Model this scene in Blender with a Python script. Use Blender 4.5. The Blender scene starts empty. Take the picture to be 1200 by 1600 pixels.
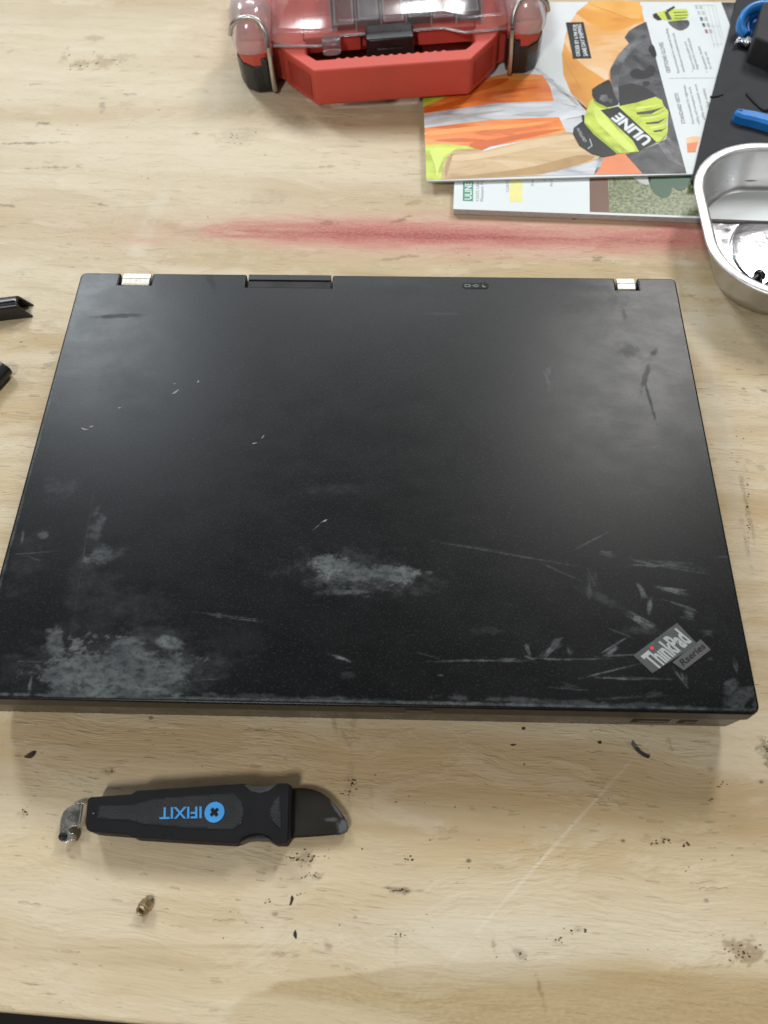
import bpy, bmesh, math, random
from mathutils import Vector, Matrix, noise as mnoise
random.seed(7)
S = bpy.context.scene
COL = S.collection

# ------------------------------------------------------------------ camera
FPX = 1313.55                      # focal length for a 1200 x 1600 frame
CAM = Vector((0.01629, -0.10050, 0.38213))
TILT, ROLL, YAW = 0.51043, -0.02141, 0.04265
MROT = (Matrix.Rotation(YAW, 3, 'Z') @ Matrix.Rotation(TILT, 3, 'X') @ Matrix.Rotation(ROLL, 3, 'Z'))
cd = bpy.data.cameras.new('camera')
cd.sensor_fit = 'VERTICAL'; cd.sensor_height = 24.0; cd.sensor_width = 18.0
cd.lens = FPX / 1600 * 24.0
cd.clip_start = 0.01; cd.clip_end = 50
cd.dof.use_dof = True; cd.dof.focus_distance = 0.43; cd.dof.aperture_fstop = 8.0
cam = bpy.data.objects.new('camera', cd); COL.objects.link(cam)
cam.matrix_world = Matrix.Translation(CAM) @ MROT.to_4x4()
S.camera = cam

# ------------------------------------------------------------------ light
w = bpy.data.worlds.new('World'); S.world = w; w.use_nodes = True
bgn = w.node_tree.nodes['Background']
bgn.inputs[0].default_value = (0.93, 0.97, 1.0, 1); bgn.inputs[1].default_value = 0.06

def area(name, loc, target, sx, sy, power, col):
    l = bpy.data.lights.new(name, 'AREA'); l.shape = 'RECTANGLE'; l.size = sx; l.size_y = sy
    l.energy = power; l.color = col
    o = bpy.data.objects.new(name, l); COL.objects.link(o); o.location = loc
    d = Vector(target) - Vector(loc)
    o.rotation_euler = d.to_track_quat('-Z', 'Y').to_euler()
    return o
area('ceiling_light_rear', (0.70, 1.42, 1.45), (0.1, 0.1, 0), 0.26, 0.55, 19, (1.0, 0.985, 0.965))
area('ceiling_light_rear_far', (-1.05, 1.75, 1.50), (-0.1, 0.2, 0), 0.34, 0.55, 28, (0.88, 0.95, 1.0))
area('added_sheen_light_rear', (-0.10, 2.3, 1.75), (0, 0.2, 0), 0.9, 0.3, 16, (0.92, 0.98, 1.0))  # unseen lamp added for sheen on the lid's rear centre
area('ceiling_light_front', (-0.45, -1.0, 1.50), (0, 0.1, 0), 0.14, 0.40, 17, (1.0, 0.97, 0.92))
area('added_fill_light_side', (1.5, -0.5, 1.4), (0.1, 0.2, 0), 0.9, 0.9, 4.5, (1.0, 0.97, 0.92))  # unseen soft panel added as fill from the right
area('added_fill_light_side_far', (-1.6, 0.3, 1.4), (0, 0.3, 0), 0.9, 0.9, 5, (1.0, 0.98, 0.95))  # unseen soft panel added as fill from the left

S.view_settings.view_transform = 'Standard'; S.view_settings.look = 'None'
S.view_settings.exposure = -0.2; S.view_settings.gamma = 1.0
S.view_settings.use_curve_mapping = False
S.render.engine = 'CYCLES'
S.cycles.use_denoising = True
S.cycles.max_bounces = 10; S.cycles.transparent_max_bounces = 24
S.cycles.caustics_reflective = False; S.cycles.caustics_refractive = False

# ------------------------------------------------------------------ helpers
def at(u, v, z=0.0):
    """point of the horizontal plane z that the photograph shows at pixel (u, v)"""
    d = MROT @ Vector(((u - 600) / FPX, -(v - 800) / FPX, -1.0))
    return CAM + d * ((z - CAM.z) / d.z)

def pxm(u, v, z=0.0):
    """metres per pixel across and down at a pixel"""
    a = at(u, v, z)
    return (at(u + 1, v, z) - a).length, (at(u, v + 1, z) - a).length

def tag(o, label=None, cat=None, group=None, kind=None):
    if label: o['label'] = label
    if cat: o['category'] = cat
    if group: o['group'] = group
    if kind: o['kind'] = kind
    return o

def empty(name, loc=(0, 0, 0), rot=(0, 0, 0)):
    o = bpy.data.objects.new(name, None); COL.objects.link(o)
    o.empty_display_size = 0.01
    o.location = loc; o.rotation_euler = rot
    return o

def wpos(o):
    p = Vector((0, 0, 0))
    while o is not None:
        p += o.location; o = o.parent
    return p

def mesh_obj(name, verts, faces, m, parent=None, smooth=False, local=False):
    """verts in world coordinates unless local"""
    off = wpos(parent) if (parent is not None and not local) else Vector((0, 0, 0))
    me = bpy.data.meshes.new(name)
    me.from_pydata([tuple(Vector(v) - off) for v in verts], [], faces)
    me.update()
    if m is not None: me.materials.append(m)
    if smooth:
        for p in me.polygons: p.use_smooth = True
    o = bpy.data.objects.new(name, me); COL.objects.link(o)
    if parent is not None: o.parent = parent
    return o

def bm_obj(name, bm, m, parent=None, smooth=False, local=False):
    off = wpos(parent) if (parent is not None and not local) else Vector((0, 0, 0))
    if off.length: bmesh.ops.translate(bm, verts=bm.verts, vec=-off)
    bmesh.ops.recalc_face_normals(bm, faces=bm.faces)
    me = bpy.data.meshes.new(name); bm.to_mesh(me); bm.free()
    if m is not None: me.materials.append(m)
    if smooth:
        for p in me.polygons: p.use_smooth = True
    o = bpy.data.objects.new(name, me); COL.objects.link(o)
    if parent is not None: o.parent = parent
    return o

def bev(o, width, seg=3, angle=35):
    md = o.modifiers.new('bevel', 'BEVEL'); md.width = width; md.segments = seg
    md.limit_method = 'ANGLE'; md.angle_limit = math.radians(angle); md.harden_normals = True
    for p in o.data.polygons: p.use_smooth = True
    return o

def smooth_poly(pts, n=4, closed=True):
    out = []; N = len(pts)
    for i in range(N if closed else N - 1):
        p0, p1, p2, p3 = (Vector(pts[(i + k) % N] if closed else pts[min(max(i + k, 0), N - 1)]) for k in (-1, 0, 1, 2))
        for j in range(n):
            t = j / n
            out.append(tuple(0.5 * ((2 * p1) + (p2 - p0) * t + (2 * p0 - 5 * p1 + 4 * p2 - p3) * t * t + (3 * p1 - p0 - 3 * p2 + p3) * t ** 3)))
    if not closed: out.append(tuple(pts[-1]))
    return out

def prism_bm(poly, z0, z1, scale_bottom=None, bm=None):
    bm = bm or bmesh.new()
    c = sum((Vector(p) for p in poly), Vector((0, 0))) / len(poly)
    lo = []
    for p in poly:
        q = Vector(p)
        if scale_bottom: q = c + (q - c) * scale_bottom
        lo.append(bm.verts.new((q.x, q.y, z0)))
    hi = [bm.verts.new((p[0], p[1], z1)) for p in poly]
    n = len(poly)
    bm.faces.new(hi); bm.faces.new(lo[::-1])
    for i in range(n): bm.faces.new((lo[i], lo[(i + 1) % n], hi[(i + 1) % n], hi[i]))
    return bm

def prism(name, poly, z0, z1, m, parent=None, bevel=0.0, seg=3, local=False, angle=35, scale_bottom=None):
    o = bm_obj(name, prism_bm([tuple(p)[:2] for p in poly], z0, z1, scale_bottom), m, parent, local=local)
    if bevel: bev(o, bevel, seg, angle)
    return o

def rrect(x0, x1, y0, y1, r, n=6):
    pts = []
    for cx, cy, a in ((x1 - r, y1 - r, 0), (x0 + r, y1 - r, 90), (x0 + r, y0 + r, 180), (x1 - r, y0 + r, 270)):
        for i in range(n + 1):
            t = math.radians(a + 90 * i / n); pts.append((cx + r * math.cos(t), cy + r * math.sin(t)))
    return pts

def box_pts(x0, x1, y0, y1): return [(x0, y0), (x1, y0), (x1, y1), (x0, y1)]

def tube_bm(path, r, seg=10, bm=None, cap=True, flat=1.0):
    bm = bm or bmesh.new(); rings = []
    path = [Vector(p) for p in path]
    up0 = Vector((0, 0, 1))
    for i, p in enumerate(path):
        d = (path[min(i + 1, len(path) - 1)] - path[max(i - 1, 0)]).normalized()
        up = up0 if abs(d.dot(up0)) < 0.95 else Vector((0, 1, 0))
        s = d.cross(up).normalized(); u = s.cross(d).normalized()
        rr = r[i] if isinstance(r, (list, tuple)) else r
        rings.append([bm.verts.new(p + (s * math.cos(2 * math.pi * k / seg) + u * math.sin(2 * math.pi * k / seg) * flat) * rr) for k in range(seg)])
    for a, b in zip(rings, rings[1:]):
        for k in range(seg): bm.faces.new((a[k], a[(k + 1) % seg], b[(k + 1) % seg], b[k]))
    if cap: bm.faces.new(rings[0][::-1]); bm.faces.new(rings[-1])
    return bm

def loft_bm(rings, bm=None, cap0=False, cap1=False):
    bm = bm or bmesh.new(); R = [[bm.verts.new(p) for p in r] for r in rings]
    n = len(R[0])
    for a, b in zip(R, R[1:]):
        for k in range(n): bm.faces.new((a[k], a[(k + 1) % n], b[(k + 1) % n], b[k]))
    if cap0: bm.faces.new(R[0][::-1])
    if cap1: bm.faces.new(R[-1])
    return bm

def ring3(poly, z): return [(p[0], p[1], z) for p in poly]

def pxpoly(pts, z): return [tuple(at(u, v, z)) for u, v in pts]

def flat(name, pts_px, z, m, parent, smooth=0):
    pts = smooth_poly(pts_px, smooth) if smooth else pts_px
    return mesh_obj(name, pxpoly(pts, z), [list(range(len(pts)))], m, parent)

_tc = {}
def text_data(s, bold):
    k = (s, bold)
    if k in _tc: return _tc[k]
    cu = bpy.data.curves.new('text', 'FONT'); cu.body = s; cu.offset = bold; cu.resolution_u = 3
    cu.size = 1.0
    o = bpy.data.objects.new('text', cu); COL.objects.link(o)
    bpy.context.view_layer.update()
    me = bpy.data.meshes.new_from_object(o.evaluated_get(bpy.context.evaluated_depsgraph_get()))
    vs = [v.co.copy() for v in me.vertices]; fs = [list(p.vertices) for p in me.polygons]
    bpy.data.objects.remove(o); bpy.data.curves.remove(cu); bpy.data.meshes.remove(me)
    x0 = min(v.x for v in vs); x1 = max(v.x for v in vs)
    has_caps = 0.70
    vs = [((v.x - x0) / (x1 - x0), v.y / has_caps) for v in vs]
    _tc[k] = (vs, fs); return vs, fs

def text(name, s, p0, p1, ptop, z, m, parent, bold=0.0):
    """flat print: baseline from pixel p0 to p1, cap height reaches pixel ptop above p0, lying on plane z"""
    a, b, c = at(*p0, z), at(*p1, z), at(*ptop, z)
    vs, fs = text_data(s, bold)
    X, Y = b - a, c - a
    return mesh_obj(name, [a + X * u + Y * v for u, v in vs], fs, m, parent)

# ------------------------------------------------------------------ materials
class NT:
    def __init__(s, name):
        s.m = bpy.data.materials.new(name); s.m.use_nodes = True
        s.t = s.m.node_tree; s.n = s.t.nodes; s.n.clear()
        s.out = s.n.new('ShaderNodeOutputMaterial')
    def node(s, typ, **kw):
        n = s.n.new(typ)
        for k, v in kw.items(): setattr(n, k, v)
        return n
    def link(s, a, b): s.t.links.new(a, b)
    def put(s, sock, v):
        if hasattr(v, 'is_output') or isinstance(v, bpy.types.NodeSocket): s.link(v, sock)
        else: sock.default_value = v
    def math(s, op, a, b=None, clamp=False):
        n = s.node('ShaderNodeMath', operation=op); n.use_clamp = clamp
        s.put(n.inputs[0], a)
        if b is not None: s.put(n.inputs[1], b)
        return n.outputs[0]
    def pos(s): return s.node('ShaderNodeNewGeometry').outputs['Position']
    def obj(s): return s.node('ShaderNodeTexCoord').outputs['Object']
    def mapping(s, vec, loc=(0, 0, 0), rot=(0, 0, 0), sc=(1, 1, 1), typ='POINT'):
        n = s.node('ShaderNodeMapping', vector_type=typ); s.link(vec, n.inputs[0])
        n.inputs[1].default_value = loc; n.inputs[2].default_value = rot; n.inputs[3].default_value = sc
        return n.outputs[0]
    def noise(s, vec, scale, detail=3, rough=0.5, dist=0.0):
        n = s.node('ShaderNodeTexNoise'); s.link(vec, n.inputs['Vector'])
        n.inputs['Scale'].default_value = scale; n.inputs['Detail'].default_value = detail
        n.inputs['Roughness'].default_value = rough; n.inputs['Distortion'].default_value = dist
        return n.outputs['Fac']
    def rng(s, v, a, b, c=0.0, d=1.0, smooth=True):
        n = s.node('ShaderNodeMapRange'); n.interpolation_type = 'SMOOTHSTEP' if smooth else 'LINEAR'
        s.put(n.inputs[0], v)
        for i, x in enumerate((a, b, c, d)): s.put(n.inputs[i + 1], x)
        return n.outputs[0]
    def mix(s, f, a, b, blend='MIX'):
        n = s.node('ShaderNodeMix', data_type='RGBA', blend_type=blend)
        s.put(n.inputs[0], f); s.put(n.inputs[6], a); s.put(n.inputs[7], b)
        return n.outputs[2]
    def ell(s, vec, c, rx, ry, ang=0.0, soft=0.5, jit=None, k=0.0):
        """ragged elliptical patch of the surface: 1 inside, 0 outside"""
        q = s.mapping(vec, loc=(c[0], c[1], c[2]), rot=(0, 0, ang), sc=(rx, ry, 1.0), typ='TEXTURE')
        n = s.node('ShaderNodeVectorMath', operation='LENGTH'); s.link(q, n.inputs[0])
        v = n.outputs['Value']
        if jit is not None: v = s.math('ADD', v, s.math('MULTIPLY', jit, k))
        return s.rng(v, 1.0 + soft * 0.5, 1.0 - soft * 0.5)
    def bump(s, h, strength, dist, normal=None):
        n = s.node('ShaderNodeBump'); n.inputs['Strength'].default_value = strength
        n.inputs['Distance'].default_value = dist; s.link(h, n.inputs['Height'])
        if normal is not None: s.link(normal, n.inputs['Normal'])
        return n.outputs[0]
    def bsdf(s, color, rough, metal=0.0, spec=0.5, normal=None, **kw):
        b = s.node('ShaderNodeBsdfPrincipled')
        s.put(b.inputs['Base Color'], color); s.put(b.inputs['Roughness'], rough)
        s.put(b.inputs['Metallic'], metal); s.put(b.inputs['Specular IOR Level'], spec)
        if normal is not None: s.link(normal, b.inputs['Normal'])
        for k, v in kw.items(): s.put(b.inputs[k.replace('_', ' ')], v)
        s.link(b.outputs[0], s.out.inputs[0]); return b

def c4(c): return (c[0], c[1], c[2], 1.0)

def simple(name, col, rough=0.5, metal=0.0, spec=0.5, var=0.12, vscale=60.0, bump=0.0, bscale=900.0):
    """plain material with a little uneven tone and grain"""
    t = NT(name); p = t.obj()
    nz = t.noise(p, vscale, 4, 0.6)
    lo = tuple(x * (1 - var) for x in col); hi = tuple(min(1, x * (1 + var)) for x in col)
    colr = t.mix(t.rng(nz, 0.3, 0.7), c4(lo), c4(hi))
    nr = t.rng(nz, 0.3, 0.7, max(0.02, rough - 0.06), min(1, rough + 0.06))
    nm = t.bump(t.noise(p, bscale, 2), bump, 0.0004) if bump else None
    t.bsdf(colr, nr, metal, spec, nm); return t.m

def stuff_xy(px, py, rx, ry, z, ang_px=0.0):
    c = at(px, py, z); sx, sy = pxm(px, py, z)
    return c, rx * sx, ry * sy

# ---- plywood
def make_wood():
    t = NT('plywood'); p = t.pos()
    ga = math.radians(3.0)
    g = t.mapping(p, rot=(0, 0, ga))
    warp = t.noise(p, 5.0, 3, 0.5)
    wv = t.node('ShaderNodeCombineXYZ'); t.link(t.math('MULTIPLY', t.math('SUBTRACT', warp, 0.5), 0.035), wv.inputs[1])
    va = t.node('ShaderNodeVectorMath', operation='ADD'); t.link(g, va.inputs[0]); t.link(wv.outputs[0], va.inputs[1])
    gw = va.outputs[0]
    broad = t.noise(t.mapping(gw, sc=(1.6, 22, 1)), 1.0, 4, 0.55)
    mid = t.noise(t.mapping(gw, sc=(15, 150, 1)), 1.0, 4, 0.62)
    fine = t.noise(t.mapping(gw, sc=(75, 800, 1)), 1.0, 3, 0.65)
    fig = t.noise(t.mapping(gw, sc=(1.3, 7, 1)), 1.0, 2, 0.4)
    rings = t.math('SINE', t.math('MULTIPLY', fig, 40.0))
    pale, tan = (0.665, 0.565, 0.395, 1), (0.50, 0.370, 0.200, 1)
    col = t.mix(t.rng(broad, 0.34, 0.66), pale, tan)
    col = t.mix(t.math('MULTIPLY', t.rng(rings, 0.2, 1.0), 0.22), col, (0.47, 0.36, 0.20, 1))
    col = t.mix(t.math('MULTIPLY', t.rng(mid, 0.50, 0.76), 0.45), col, (0.42, 0.32, 0.18, 1))
    col = t.mix(t.math('MULTIPLY', t.rng(fine, 0.50, 0.75), 0.22), col, (0.38, 0.29, 0.16, 1))
    # grey handling grime in large clouds
    grime = t.noise(t.mapping(p, sc=(5, 9, 1)), 1.0, 5, 0.65)
    col = t.mix(t.math('MULTIPLY', t.rng(grime, 0.52, 0.75), 0.22), col, (0.46, 0.43, 0.36, 1))
    # short dark fibre tears
    d1 = t.noise(t.mapping(gw, loc=(3, 1, 0), sc=(60, 750, 1)), 1.0, 2, 0.5)
    d2 = t.noise(t.mapping(p, loc=(1, 7, 0), sc=(14, 18, 1)), 1.0, 2, 0.5)
    dash = t.math('MULTIPLY', t.rng(d1, 0.655, 0.72), t.rng(d2, 0.46, 0.62))
    col = t.mix(t.math('MULTIPLY', dash, 0.50), col, (0.16, 0.12, 0.075, 1))
    # specks of dirt
    vo = t.node('ShaderNodeTexVoronoi'); t.link(t.mapping(p, sc=(62, 85, 1)), vo.inputs['Vector']); vo.inputs['Scale'].default_value = 1.0
    vr = t.node('ShaderNodeSeparateColor'); t.link(vo.outputs['Color'], vr.inputs[0])
    spk = t.math('MULTIPLY', t.rng(vo.outputs['Distance'], 0.10, 0.04), t.rng(vr.outputs[0], 0.86, 0.90))
    col = t.mix(t.math('MULTIPLY', spk, 0.75), col, (0.07, 0.05, 0.035, 1))
    # cloudy raised and rubbed patches, drawn out along the grain
    cl1 = t.noise(t.mapping(gw, loc=(2, 3, 0), sc=(16, 46, 1)), 1.0, 5, 0.68, 0.4)
    col = t.mix(t.math('MULTIPLY', t.rng(cl1, 0.50, 0.66), 0.42), col, (0.70, 0.62, 0.475, 1))
    col = t.mix(t.math('MULTIPLY', t.rng(cl1, 0.44, 0.32), 0.30), col, (0.43, 0.33, 0.185, 1))
    # short lens-shaped fibre tears
    rag = t.math('MULTIPLY', t.math('SUBTRACT', t.noise(t.mapping(p, sc=(300, 500, 1)), 1.0, 2, 0.6), 0.5), 0.9)
    def tears(loc, sc, thr):
        v = t.node('ShaderNodeTexVoronoi'); t.link(t.mapping(gw, loc=loc, sc=sc), v.inputs['Vector']); v.inputs['Scale'].default_value = 1.0
        c = t.node('ShaderNodeSeparateColor'); t.link(v.outputs['Color'], c.inputs[0])
        dd = t.math('ADD', v.outputs['Distance'], rag)
        return t.math('MULTIPLY', t.rng(dd, t.math('MULTIPLY', c.outputs[1], 0.34), t.math('MULTIPLY', c.outputs[1], 0.20)), t.rng(c.outputs[0], thr, thr + 0.25))
    zone = t.rng(t.noise(t.mapping(p, loc=(9, 4, 0), sc=(6, 9, 1)), 1.0, 2, 0.5), 0.42, 0.62)
    tear = t.math('MULTIPLY', tears((5, 2, 0), (46, 330, 1), 0.58), zone)
    tear2 = t.math('MULTIPLY', tears((1, 8, 0), (85, 640, 1), 0.62), t.rng(zone, 0.0, 1.0, 0.35, 1.0))
    col = t.mix(t.math('MULTIPLY', tear, 0.34), col, (0.34, 0.255, 0.135, 1))
    col = t.mix(t.math('MULTIPLY', tear2, 0.42), col, (0.29, 0.21, 0.115, 1))
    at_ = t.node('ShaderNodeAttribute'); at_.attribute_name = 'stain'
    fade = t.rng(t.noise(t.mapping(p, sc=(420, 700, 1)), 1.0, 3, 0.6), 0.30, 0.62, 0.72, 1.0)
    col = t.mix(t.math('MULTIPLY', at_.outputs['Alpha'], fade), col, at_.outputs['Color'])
    rf = t.rng(mid, 0.3, 0.8, 0.50, 0.66)
    h = t.math('ADD', t.math('MULTIPLY', fine, 0.6), t.math('MULTIPLY', mid, 0.9))
    h = t.math('SUBTRACT', h, t.math('MULTIPLY', dash, 0.5))
    h = t.math('ADD', h, t.math('MULTIPLY', t.rng(cl1, 0.47, 0.60), 0.5))
    h = t.math('SUBTRACT', h, t.math('MULTIPLY', tear, 0.7)); h = t.math('SUBTRACT', h, t.math('MULTIPLY', tear2, 0.5))
    nm = t.bump(h, 0.55, 0.0011)
    t.bsdf(col, rf, 0.0, 0.35, nm); return t.m

# ---- scuffed black lid
LZ = 0.036
def make_lid_mat():
    t = NT('worn_black_lid'); p = t.pos()
    grain = t.noise(p, 1700.0, 2, 0.6)
    speck = t.noise(t.mapping(p, loc=(.3, .7, 0)), 1050.0, 1, 0.5)
    cloud = t.noise(t.mapping(p, sc=(16, 22, 1)), 1.0, 5, 0.62)
    cloud2 = t.noise(t.mapping(p, loc=(4, 2, 0), sc=(45, 70, 1)), 1.0, 5, 0.68)
    j = t.math('SUBTRACT', t.noise(t.mapping(p, sc=(190, 240, 1)), 1.0, 6, 0.72), 0.5)
    jb = t.math('SUBTRACT', t.noise(t.mapping(p, loc=(2, 9, 0), sc=(55, 110, 1)), 1.0, 6, 0.70), 0.5)
    js = t.math('SUBTRACT', t.noise(t.mapping(p, loc=(7, 1, 0), sc=(420, 420, 1)), 1.0, 3, 0.65), 0.5)
    col = t.mix(t.rng(cloud, 0.35, 0.7), (0.0010, 0.0012, 0.0013, 1), (0.0022, 0.0026, 0.0028, 1))
    col = t.mix(t.math('MULTIPLY', t.rng(speck, 0.56, 0.70), 0.5), col, (0.020, 0.025, 0.027, 1))
    at_ = t.node('ShaderNodeAttribute'); at_.attribute_name = 'wear'
    sp_ = t.node('ShaderNodeSeparateColor'); t.link(at_.outputs['Color'], sp_.inputs[0])
    M, D = sp_.outputs[0], sp_.outputs[1]
    # patches of the front keep a fine broken texture
    brk = t.rng(t.noise(t.mapping(p, sc=(260, 420, 1)), 1.0, 5, 0.7), 0.36, 0.56, 0.45, 1.0)
    M = t.math('MULTIPLY', M, brk)
    tone = t.mix(t.rng(cloud2, 0.35, 0.65), (0.062, 0.073, 0.077, 1), (0.150, 0.165, 0.170, 1))
    col = t.mix(t.math('MULTIPLY', M, 0.92), col, tone)
    col = t.mix(t.math('MULTIPLY', D, 0.8), col, (0.006, 0.007, 0.007, 1))
    r = t.rng(cloud2, 0.32, 0.68, 0.325, 0.365)
    r = t.math('ADD', r, t.math('MULTIPLY', M, 0.12))
    r = t.math('ADD', r, t.math('MULTIPLY', D, 0.15))
    nm = t.bump(grain, 0.15, 0.00018)
    t.bsdf(col, r, 0.0, 0.30, nm); return t.m

WOOD = make_wood(); LID = make_lid_mat()
def scuffed_plastic(name, col, rough, bump=0.25, scale=1200, wear=0.0, spec=0.5):
    t = NT(name); p = t.obj()
    nz = t.noise(p, 90, 5, 0.65)
    c = t.mix(t.rng(nz, 0.35, 0.7), c4([x * 0.85 for x in col]), c4([x * 1.2 for x in col]))
    if wear: c = t.mix(t.math('MULTIPLY', t.rng(t.noise(p, 380, 4, 0.7), 0.60, 0.72), wear), c, (0.2, 0.2, 0.2, 1))
    t.bsdf(c, t.rng(nz, 0.3, 0.7, rough - 0.05, rough + 0.07), 0, spec, t.bump(t.noise(p, scale, 2), bump, 0.0002)); return t.m
BLK = scuffed_plastic('black_plastic', (0.014, 0.0145, 0.0155), 0.42)
BASE = scuffed_plastic('black_base_plastic', (0.020, 0.0195, 0.018), 0.30, 0.03)
GLOSSB = scuffed_plastic('satin_black_plastic', (0.016, 0.0165, 0.018), 0.30, 0.08)
DARKGAP = simple('dark_slot', (0.004, 0.004, 0.004), 0.7)
def brushed(name, col, rough, sc=(900, 60, 400), bump=0.06, stain=0.0):
    t = NT(name); p = t.obj(); nz = t.noise(t.mapping(p, sc=sc), 1.0, 4, 0.6)
    big = t.noise(p, 70, 4, 0.6)
    c = t.mix(t.rng(big, 0.35, 0.7), c4([x * 0.9 for x in col]), c4(col))
    if stain: c = t.mix(t.math('MULTIPLY', t.rng(t.noise(p, 420, 3, 0.6), 0.64, 0.70), stain), c, (0.05, 0.045, 0.04, 1))
    t.bsdf(c, t.rng(nz, 0.3, 0.7, rough - 0.07, rough + 0.09), 1.0, 0.5, t.bump(nz, bump, 0.0002)); return t.m
HINGE = brushed('hinge_metal', (0.56, 0.535, 0.48), 0.46, stain=0.6)
STEEL = brushed('stainless_steel', (0.74, 0.74, 0.73), 0.33, (30, 30, 60), 0.01)
STEELF = brushed('polished_steel_floor', (0.44, 0.435, 0.445), 0.13, (60, 60, 60), 0.01)
WIRE = brushed('wire_metal', (0.58, 0.57, 0.54), 0.34)
TIN = brushed('bright_tin', (0.60, 0.58, 0.54), 0.28, (200, 200, 200), 0.10)
BRASS = brushed('brass', (0.50, 0.41, 0.26), 0.40, (300, 300, 300), 0.15)
GREY_ICON = simple('pale_grey_print', (0.20, 0.21, 0.21), 0.6)

# ------------------------------------------------------------------ wear, stains and painted shade, stored as vertex attributes on fine sheets
import numpy as np
_rs = np.random.RandomState(3)
_LAT = _rs.rand(256, 256).astype(np.float32)
def vnoise(x, y):
    xi = np.floor(x).astype(np.int64); yi = np.floor(y).astype(np.int64)
    fx = x - xi; fy = y - yi
    fx = fx * fx * (3 - 2 * fx); fy = fy * fy * (3 - 2 * fy)
    x0, x1, y0, y1 = xi & 255, (xi + 1) & 255, yi & 255, (yi + 1) & 255
    return (_LAT[x0, y0] * (1 - fx) + _LAT[x1, y0] * fx) * (1 - fy) + (_LAT[x0, y1] * (1 - fx) + _LAT[x1, y1] * fx) * fy
def fbm(x, y, octv=5, rough=0.6):
    s = 0; a = 1.0; t = 0
    for i in range(octv):
        s = s + a * vnoise(x * 2 ** i + 17.3 * i, y * 2 ** i + 5.1 * i); t += a; a *= rough
    return s / t - 0.5

class Sheet:
    """a fine horizontal grid that carries painted-on wear and shade; colour + cover are composited in order"""
    def __init__(s, x0, x1, y0, y1, step, z):
        s.nx = int(round((x1 - x0) / step)) + 1; s.ny = int(round((y1 - y0) / step)) + 1
        s.xs = np.linspace(x0, x1, s.nx); s.ys = np.linspace(y0, y1, s.ny); s.z = z
        s.X, s.Y = np.meshgrid(s.xs, s.ys)
        s.rgb = np.zeros((s.ny, s.nx, 3), np.float32); s.al = np.zeros((s.ny, s.nx), np.float32)
    def stamp(s, c, rx, ry, ang, soft, jit, k, col, f):
        R = 2.6 * max(rx, ry)
        i0, i1 = np.searchsorted(s.xs, (c[0] - R, c[0] + R)); j0, j1 = np.searchsorted(s.ys, (c[1] - R, c[1] + R))
        if i1 <= i0 or j1 <= j0: return
        sl = (slice(j0, j1), slice(i0, i1))
        dx, dy = s.X[sl] - c[0], s.Y[sl] - c[1]
        ca, sa = math.cos(ang), math.sin(ang)
        q = np.hypot((dx * ca + dy * sa) / rx, (-dx * sa + dy * ca) / ry)
        if jit is not None: q = q + jit[sl] * k
        v = np.clip((1 + soft * 0.5 - q) / max(soft, 1e-3), 0, 1); v = v * v * (3 - 2 * v) * f
        if col is None: s.al[sl] = np.maximum(s.al[sl], v)
        else:
            a0 = s.al[sl]; a1 = v + a0 * (1 - v)
            w = np.where(a1 > 1e-6, v / np.maximum(a1, 1e-6), 0)[..., None]
            s.rgb[sl] = s.rgb[sl] * (1 - w) + np.array(col, np.float32) * w; s.al[sl] = a1
    def px(s, px, py, rx, ry, ang, soft, jit, k, col, f):
        cc, sx, sy = stuff_xy(px, py, rx, ry, s.z)
        s.stamp(cc, max(sx, s.minr), max(sy, s.minr), math.radians(ang), soft, jit, k, col, f)
    minr = 0.0003
    def build(s, name, attr, rgba, keep, m, parent, line=None):
        nx, ny = s.nx, s.ny
        if line is not None:      # pull the outermost row back onto a straight edge
            p0, n0 = line; dd = (s.X - p0.x) * n0.x + (s.Y - p0.y) * n0.y
            mv = np.where(dd < 0.0014, 0.0014 - dd, 0); s.X = s.X + mv * n0.x; s.Y = s.Y + mv * n0.y
        idx = np.arange(nx * ny).reshape(ny, nx)
        xc = (s.xs[:-1] + s.xs[1:]) / 2; yc = (s.ys[:-1] + s.ys[1:]) / 2
        XC, YC = np.meshgrid(xc, yc); kp = keep(XC, YC)
        q = np.stack([idx[:-1, :-1], idx[:-1, 1:], idx[1:, 1:], idx[1:, :-1]], -1)[kp]
        used = np.zeros(nx * ny, bool); used[q.ravel()] = True
        remap = np.cumsum(used) - 1; q = remap[q]
        off = wpos(parent)
        co = np.stack([s.X.ravel() - off.x, s.Y.ravel() - off.y, np.full(nx * ny, s.z - off.z)], -1)[used].astype(np.float32)
        me = bpy.data.meshes.new(name)
        me.vertices.add(len(co)); me.vertices.foreach_set('co', co.ravel())
        me.loops.add(q.size); me.loops.foreach_set('vertex_index', q.ravel().astype(np.int32))
        me.polygons.add(len(q)); me.polygons.foreach_set('loop_start', np.arange(0, q.size, 4, dtype=np.int32))
        me.update(calc_edges=True)
        at_ = me.attributes.new(attr, 'FLOAT_COLOR', 'POINT'); at_.data.foreach_set('color', rgba.reshape(-1, 4)[used].astype(np.float32).ravel())
        me.materials.append(m)
        o = bpy.data.objects.new(name, me); COL.objects.link(o); o.parent = parent
        return o

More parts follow.
